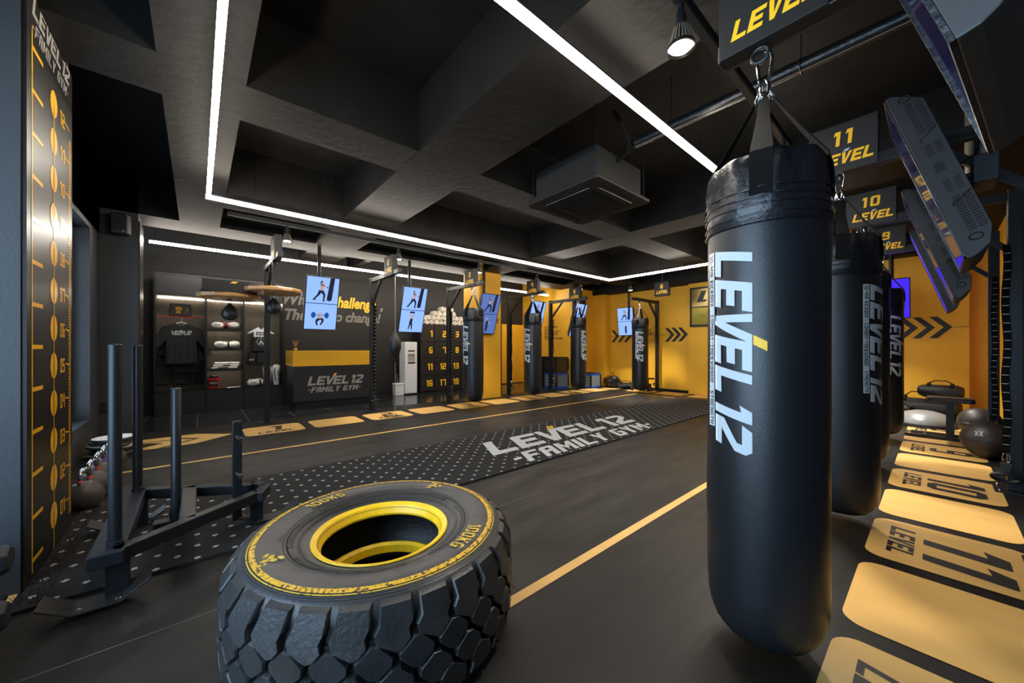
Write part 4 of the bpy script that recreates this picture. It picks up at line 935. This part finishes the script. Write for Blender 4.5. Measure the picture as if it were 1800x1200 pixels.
rl = thing('clothes_rail', 'dark red rail holding the hangers in the wardrobe', 'rail', (X0+.03, Y0+.2, 1.77)); M().tube([(0, 0, 0), (.66, 0, 0)], .008, 8).build('rod', m_red, rl)
# child size jersey
jr = tshirt((X0+1.58, Y0+.22, 1.60), "child's white and black jersey on a dark hanger in the right bay", m_whitep, .26, .19, sleeves=.10, child=True)
jb = M().prism([(-.125, -.034, -.17), (.125, -.034, -.17), (.15, -.034, -.47), (-.16, -.034, -.47)], (0, .06, 0)).build('lower_cloth', m_tee, jr, bev=.012)
M().b2(-.085, .085, -.038, -.032, -.145, -.075).build('print_box', m_leath2, jr); put(text2('EPIC', .1, .2)[0], plane_map((-.07, -.04, -.13), (1, 0, 0), (0, 0, 1), .045, .04), 'lettering', m_white, jr)
M().tube([(.075*math.cos(a*PI/12), -.038, -.28+.07*math.sin(a*PI/12)) for a in range(24)], .005, 6, True).build('round_emblem', m_silv, jr); M().poly([(-.05, -.0475, -.33), (-.005, -.0475, -.235), (.05, -.0475, -.33), (.02, -.0475, -.33), (0, -.0475, -.28), (-.02, -.0475, -.33)]).build('round_emblem', m_white, jr)
sj = shorts((X0+1.5, Y0+.25, 1.14), "child's black shorts with white print under the jersey", .28, .26); put(text2('EPIC', .1, .2)[0], plane_map((-.12, -.037, -.2), (1, 0, 0), (0, 0, 1), .03, .03), 'lettering', m_white, sj)
def glove(loc, rz, label, trim=None):
    t = thing('boxing_glove', label, 'glove', loc, rz)
    M().lathe([(.001, 0), (.03, .008), (.05, .035), (.06, .08), (.055, .125), (.042, .16), (.038, .17)], 20, (.0, 0, .055), Euler((0, PI/2, 0)).to_matrix(), fn=lambda a, z, r: r*(1-.12*abs(math.cos(a)))).build('fist', m_matte2, t, True)
    M().lathe([(.038, 0), (.042, .01), (.045, .07), (.001, .072)], 20, (.165, 0, .055), Euler((0, PI/2, 0)).to_matrix()).build('cuff', m_red if trim == 'red' else m_matte2, t, True)
    M().lathe([(.044, 0), (.046, .005), (.046, .03), (.044, .035)], 20, (.185, 0, .055), Euler((0, PI/2, 0)).to_matrix()).build('wrist_strap', m_leath2, t, True)
    M().ball((.09, -.045, .075), .026, 12, (1.9, 1, 1)).build('thumb', m_matte2, t, True)
    for c in t.children: c.data.transform(Matrix.Scale(1.3, 4) @ Matrix.Diagonal((.82, 1, 1, 1)))
    return t
m_matte2 = mat('white_leather', (226, 226, 224), .35, bump=.1)
glove((X0+.78, Y0+.1, 1.558), .05, 'white boxing glove with red cuff on the top shelf', 'red'); glove((X0+1.22, Y0+.16, 1.57), PI-.3, 'all white boxing glove on the top shelf, right one')
glove((X0+.82, Y0+.1, 1.188), .05, 'white boxing glove on the second shelf, left one'); glove((X0+1.23, Y0+.16, 1.20), PI-.25, 'white boxing glove on the second shelf, right one')
glove((X0+1.33, Y0+.08, .425), .1, 'white boxing glove on the bottom shelf, left of the shin guards'); glove((X0+1.62, Y0+.2, .43), PI-.5, 'white boxing glove on the bottom shelf touching the shin guards')
for i in range(3):
    t = thing('folded_uniform', 'white folded training uniform, %s of the pile on the third shelf' % ('bottom', 'middle', 'topmost')[i], 'clothes', (X0+.98+.02*i, Y0+.14, .7985+.042*i), .04*i, 'folded uniforms on the third shelf')
    M().b2(-.2, .2, -.09, .09, 0, .04).build('cloth', m_matte2, t, bev=.015); M().b2(-.1+.05*i, .06, -.0925, -.09, .008, .03).build('print', m_floorink if i < 2 else m_silv, t)
tb = thing('protein_tub', 'red plastic supplement tub with a black lid on the lowest shelf', 'tub', (X0+.82, Y0+.1, .425))
M().prism([(x, y, 0) for x, y in rr(-.085, -.06, .085, .06, .03, 3)], (0, 0, .2)).build('body', m_red, tb, bev=.012); M().lathe([(.001, .2), (.065, .2), (.065, .24), (.06, .245), (.001, .245)], 24).build('lid', m_leath2, tb, True)
M().b2(-.065, .065, -.0625, -.0605, .03, .16).build('label', m_leath2, tb); put(text2('PROTEIN', .1, .1)[0], plane_map((-.06, -.0635, .09), (1, 0, 0), (0, 0, 1), .022, .03), 'lettering', m_silv, tb)
mg = thing('magazine', 'flat white booklet lying on the bottom shelf beside the red tub', 'booklet', (X0+1.12, Y0+.1, .426), .1); M().b2(-.1, .1, -.06, .06, 0, .008).build('pages', m_matte2, mg)
for i, x in enumerate((1.70, 1.86)):
    t = thing('shin_guard', 'tall white shin guard with black stripes, %s one in the wardrobe' % ('left' if i == 0 else 'right'), 'shin guard', (X0+x-.02, Y0+.16, .425), (-.1, .1)[i], 'white shin guards')
    M().lathe([(.001, 0), (.045, .005), (.055, .06), (.07, .22), (.08, .33), (.07, .39), (.04, .42), (.001, .425)], 20, fn=lambda a, z, r: r*(1 if math.sin(a) < .2 else .5)).build('shell', m_matte2, t, True)
    for s in (-1, 1): M().ribbon([(s*.03, -.055, .08), (s*.045, -.066, .2), (s*.05, -.072, .3), (s*.035, -.068, .36)], (.016, 0, 0), .004).build('stripe', m_leath2, t)
    put(text2('EPIC', .1)[0], plane_map((0, -.084, .30), (0, 0, -1), (1, 0, 0), .045, .03), 'lettering', m_leath2, t)
# ------------------------------------------------------------------ reception desk
dk = thing('reception_desk', 'reception desk with yellow top band and black mesh front showing the gym logo', 'desk', (1.38, 8.02, 0))
L = 1.5
M().b2(0, L, 0, .72, .84, 1.14).build('yellow_band', mat('glossy_yellow', (246, 186, 48), .25), dk, bev=.004)
M().b2(.02, L-.02, .01, .7, .15, .84).build('front_panel', m_mesh, dk); M().b2(.06, L-.04, .06, .68, 0, .15).build('toe_kick', m_steel, dk)
M().b2(0, .012, .0, .70, .84, .15).build('side_panel', m_mesh, dk) if False else None
logo_block((.25, .008, .455), (1, 0, 0), (0, 0, 1), 1.04, m_silv, m_ygs, dk, h=.175)
df = thing('reed_diffuser', 'small glass reed diffuser on the left end of the reception desk', 'diffuser', (1.46, 8.2, 1.14))
M().b2(-.03, .03, -.03, .03, 0, .06).build('bottle', mat('amber_glass', (190, 150, 80), .15), df, bev=.006); M().lathe([(.012, .06), (.012, .085), (.001, .085)], 12).build('neck', m_steel, df)
g = M()
for i in range(7): a = i*.9; g.tube([(0, 0, .05), (.05*math.cos(a), .05*math.sin(a), .2)], .0025, 5)
g.build('reeds', m_wood, df)
wl = thing('glowing_bar', 'short white bar glowing on the black reception wall', 'light', (2.28, 9.33, 2.42)); M().b2(-.0, .22, -.02, 0, -.01, .012).build('bar', m_led2, wl); M().b2(0, .22, -.002, .012, -.015, .017).build('housing', m_steel, wl)  # bright strip drawn as an emissive bar
# water cooler and bin
wc = thing('water_cooler', 'tall white water dispenser beside the black lockers', 'water cooler', (4.0, 8.80, 0))
M().b2(0, .33, 0, .36, .03, 1.35).build('cabinet', m_whitep, wc, bev=.012); M().b2(.02, .31, .02, .34, 0, .03).build('base', m_steel, wc)
M().b2(.08, .26, -.004, .003, 1.10, 1.135).build('display', m_leath2, wc); M().b2(.07, .27, -.003, .03, .86, 1.05).build('bay', m_silv, wc); M().b2(.07, .27, -.012, .01, .80, .835).build('drip_tray', m_leath2, wc); 
for x in (.12, .21): M().b2(x-.012, x+.012, -.012, .0, .99, 1.03).build('tap', m_leath2, wc)
M().b2(.02, .31, -.003, .001, .05, .75).build('door_panel', m_whitep, wc, bev=.004)
bn = thing('waste_bin', 'small white lidded bin left of the water dispenser', 'bin', (3.84, 8.85, 0)); M().b2(-.11, .11, -.1, .1, 0, .27).build('body', m_whitep, bn, bev=.012); M().b2(-.118, .118, -.108, .108, .27, .31).build('lid', m_whitep, bn, bev=.01)
cp = thing('mop_handle', 'thin pale stick standing in the white bin beside the water dispenser', 'stick', (3.84, 8.87, .311)); M().tube([(0, 0, 0), (-.03, .02, .22)], .006, 6).build('stick', m_silv, cp)
# lockers
lk = thing('locker_bank', 'black locker bank with yellow door numbers behind the bags', 'lockers', (4.47, 8.9, 0))
LW = .415; rows = [(1.40, 1.80), (.955, 1.36), (.51, .925), (.06, .48)]
M().b2(-.0, LW*5, .012, .44, 0, 1.83).build('carcass', m_leath2, lk)
nums = [[1, 2, 3, 4, 5], [6, 7, 8, 9, 10], [11, 12, 13, 14, 15], [16, 17, 18, 19, 20]]
for r, (z0, z1) in enumerate(((1.37, 1.80), (.925, 1.355), (.48, .91), (.04, .465))):
    for c in range(5):
        d = M().b2(c*LW+.006, (c+1)*LW-.006, -.008, .010, z0, z1).build('door', m_wall, lk, bev=.003)
        t_, w_ = text2(str(nums[r][c]), .14, 0, .2, .26, .75); k = .14; put(t_, plane_map(((c+1)*LW-.06-w_*k, -.0095, (z0+z1)/2-.09), (1, 0, 0), (0, 0, 1), k, .17), 'door_number', m_ygs, d)
        M().tube([(c*LW+.05, -.01, (z0+z1)/2-.03), (c*LW+.05, -.03, (z0+z1)/2-.02), (c*LW+.05, -.03, (z0+z1)/2+.02), (c*LW+.05, -.01, (z0+z1)/2+.03)], .004, 6).build('handle', m_chrome, d)
# rolled towels
def make_towel():
    t = thing('rolled_towel', 'white rolled hand towel in the pile on top of the black lockers', 'towel', (0, 0, 0), 0, 'rolled towels on the lockers')
    M().lathe([(.001, -.01), (.045, -.012), (.068, .005), (.072, .06), (.07, .2), (.06, .22), (.001, .22)], 18, (0, 0, .07), Euler((-PI/2, 0, 0)).to_matrix(), fn=lambda a, z, r: r*(1+.05*math.sin(3*a)+.03*math.sin(7*a))).build('terry_cloth', m_matte, t, True)
    P = [( (.012+.0045*a*.5)*math.cos(a), -.012, .07+(.012+.0045*a*.5)*math.sin(a)) for a in [i*.5 for i in range(44)]]
    M().tube(P, .003, 5).build('spiral_edge', m_silv, t, True); return t
tw = make_towel(); random.seed(5); cnt = 0; 
for row, (n, x0) in enumerate(((10, 4.58), (9, 4.64), (5, 4.98), (3, 5.2))):
    for i in range(n):
        x = x0+.146*i
        if row == 1 and i < 1: pass
        k = tw if cnt == 0 else dup(tw, (0, 0, 0), 0)
        k.location = (x, 9.0+random.uniform(-.02, .02), 1.83+row*.125); k.rotation_euler = (0, 0, random.uniform(-.05, .05)); cnt += 1
# ------------------------------------------------------------------ boxes and bags in the far corner
def plyo(loc, label, col=m_blue, w=.5, d=.5, h=.46, face=m_diam):
    t = thing('training_box', label, 'box', loc, 0, 'stacked padded training boxes')
    M().b2(-w/2, w/2, -d/2, d/2, .0, h).build('body', face, t)
    for z in (0, h-.06): M().b2(-w/2-.006, w/2+.006, -d/2-.006, d/2+.006, z, z+.06).build('edge_band', col, t, bev=.006)
    for x in (-1, 1):
        for y in (-1, 1): M().b2(x*w/2-.02, x*w/2+.02, y*d/2-.02, y*d/2+.02, .05, h-.05).build('corner_trim', m_leath2, t)
    return t
plyo((8.16, 8.05, 0), 'blue-edged padded box at the bottom left of the stack in the alcove'); plyo((8.16, 8.05, .466), 'blue-edged padded box at the top left of the stack in the alcove')
plyo((8.16, 7.44, 0), 'blue-edged padded box at the bottom of the right pile, beside the number 5 bag', m_blue); plyo((8.16, 7.44, .466), 'dark-edged grey padded box on top of the right pile', m_leath2, face=m_steelg)
plyo((8.97, 6.83, 0), 'single blue-edged padded box right of the number 5 bag', m_blue, .46, .46, .44)
def duffel(loc, rz, label, L=.7, r=.15, sc=1):
    t = thing('duffel_bag', label, 'bag', loc, rz, 'black equipment bags piled on the floor')
    M().lathe([(.001, -L/2), (r*.7, -L/2), (r, -L/2+.06), (r*1.05, 0), (r, L/2-.06), (r*.7, L/2), (.001, L/2)], 24, (0, 0, r*.86), Euler((0, PI/2, 0)).to_matrix(), fn=lambda a, z, rr_: rr_*(1+.07*math.sin(3*a+z*9)+.04*math.sin(8*a-z*21))*(.86 if abs(math.cos(a)) > .7 else 1)).build('body', m_leath2, t, True)
    for x in (-.13, .13): M().ribbon([(x, -r*.98, r*.8), (x, -r*.7, r*1.65), (x, 0, r*1.95), (x, r*.7, r*1.65)], (.035, 0, 0), .005).build('strap', m_web, t)
    M().tube([(-.13, 0, r*1.95), (-.06, -.03, r*2.3), (.06, -.03, r*2.3), (.13, 0, r*1.95)], .009, 8).build('handle', m_web, t, True); return t
duffel((9.55, 6.42, 0), .9, 'black duffel bag slumped in the far yellow corner beside the padded box', .6, .2); duffel((9.55, 5.95, 0), -1.0, 'smaller black bag on the floor between the corner and the number 6 bag', .5, .1)
wh = thing('exercise_wheel', 'small black exercise wheel on the floor near the number 6 bag', 'wheel', (9.35, 5.62, .125), .6)
M().lathe([(.085, -.03), (.12, -.03), (.125, 0), (.12, .03), (.085, .03)], 28, (0, 0, 0), Euler((PI/2, 0, 0)).to_matrix(), closed=True).build('tyre', m_steelg, wh, True)
for k in range(3): M().tube([(-.09*math.cos(k*PI/3), 0, -.09*math.sin(k*PI/3)), (.09*math.cos(k*PI/3), 0, .09*math.sin(k*PI/3))], .008, 6).build('spoke', m_steel, wh)
M().tube([(0, -.12, 0), (0, .12, 0)], .014, 10).build('handle', m_steel, wh, True)
fr = thing('floor_frame', 'low black steel frame on the floor left of the number 6 bag', 'frame', (9.5, 5.28, 0)); 
for y in (-.12, .12): M().b2(-.15, -.11, y-.02, y+.02, 0, .34).b2(-.15, .15, y-.02, y+.02, .0, .04).build('leg', m_steel, fr)
M().b2(-.15, -.11, -.3, .14, .34, .38).build('top_bar', m_steel, fr); M().b2(-.1, .1, -.1, .1, .04, .2).build('weight', mat('blue_grey_weight', (60, 76, 92), .5), fr, bev=.01)
# framed picture on the far column
fp = thing('framed_panel', 'framed brushed-metal sign of two panels on the yellow far column', 'picture', (9.715, 3.8, 1.74), 0)
M().b2(-.05, 0, -.36, .36, 0, .05).b2(-.05, 0, -.36, .36, .96, 1.0).b2(-.05, 0, -.36, -.32, 0, 1.0).b2(-.05, 0, .32, .36, 0, 1.0).b2(-.045, 0, -.32, .32, .48, .51).build('frame', m_steel, fp)
M().b2(-.03, -.02, -.33, .33, .51, .96).build('brushed_panel', mat('brushed_brass', (170, 150, 96), .3, metal=.9, noise=.3, nscale=30, stretch=(1, .2, 8)), fp); M().b2(-.03, -.02, -.33, .33, .05, .48).build('brushed_panel', mat('olive_panel', (150, 138, 40), .25, metal=.4), fp)
M().poly([(-.0315, .2, .62), (-.0315, -.02, .62), (-.0315, -.06, .68), (-.0315, .04, .68), (-.0315, -.04, .9), (-.0315, .08, .9)]).build('letter_mark', m_leath2, fp); M().poly([(-.0315, .12, .27), (-.0315, .0, .27), (-.0315, .0, .285), (-.0315, .12, .285)]).build('letter_mark', m_leath2, fp)
# ------------------------------------------------------------------ equipment at the end of the right-hand row
bo = thing('balance_trainer', 'silver half-dome balance trainer on the floor below the far chevrons', 'balance ball', (8.5, .12, 0))
M().lathe([(.001, .0), (.33, 0), (.335, .03), (.33, .05), (.001, .05)], 40).build('platform', m_plast, bo, True); M().lathe([(.31, .05), (.305, .09), (.27, .15), (.2, .2), (.1, .23), (.001, .235)], 40).build('dome', m_silver, bo, True)
duffel((9.45, .22, 0), 1.5, 'large black equipment bag lying against the far wall, right-hand end', 1.0, .19); duffel((9.42, -.05, .37), 1.4, 'black bag lying on top of the large one at the far wall', .5, .12); duffel((9.05, .50, 0), 1.2, 'black bag with grey print in front of the large one at the far wall', .5, .15)
be = thing('ab_bench', 'small padded bench on a black T-shaped steel post in the right-hand row', 'bench', (7.35, -.12, 0), 0)
M().prism([(x, y, .50) for x, y in rr(-.14, -.2, .14, .2, .04, 3)], (0, 0, .06)).build('pad', mat('brown_black_vinyl', (44, 38, 35), .4), be, bev=.015)
M().b2(-.035, .035, -.035, .035, .03, .5).build('post', m_steel, be); M().b2(-.03, .03, -.45, .4, .0, .045).build('foot_bar', m_steel, be); M().b2(.25, .31, -.4, .35, .0, .045).build('foot_bar', m_steel, be); M().b2(-.03, .3, -.03, .03, .045, .08).build('spine', m_steel, be)
for y in (-.25, .22): M().lathe([(.001, 0), (.018, 0), (.018, .02), (.001, .02)], 8, (-.0, y, .045)).build('bolt', m_chrome, be)
def slam(loc, r, label):
    t = thing('slam_ball', label, 'ball', loc, 0, 'heavy round balls by the right wall'); M().ball((0, 0, r), r, 36, k=18).build('shell', m_leath2b, t, True)
    M().tube([(r*1.001*math.cos(a*PI/24), r*1.001*math.sin(a*PI/24), r) for a in range(48)], .003, 5, True).build('seam', m_leath2, t); put(text2('XX', .1)[0], lambda x, y: Vector((-r*.93, .1-x*.04, r*1.30+y*.05)), 'print', m_white, t) if r >= .2 and loc[0] < 7 else None
    return t
m_leath2b = mat('dark_brown_rubber', (44, 38, 36), .45, bump=.2)
slam((6.50, -.37, 0), .2, 'large dark slam ball in front of the number 9 stand'); slam((7.9, -.38, 0), .2, 'dark ball behind the large slam ball near the right wall')
for sc_ in (speed_platform,): pass
bl = [o for o in bpy.data.objects if o.name.startswith('wall_socket')]
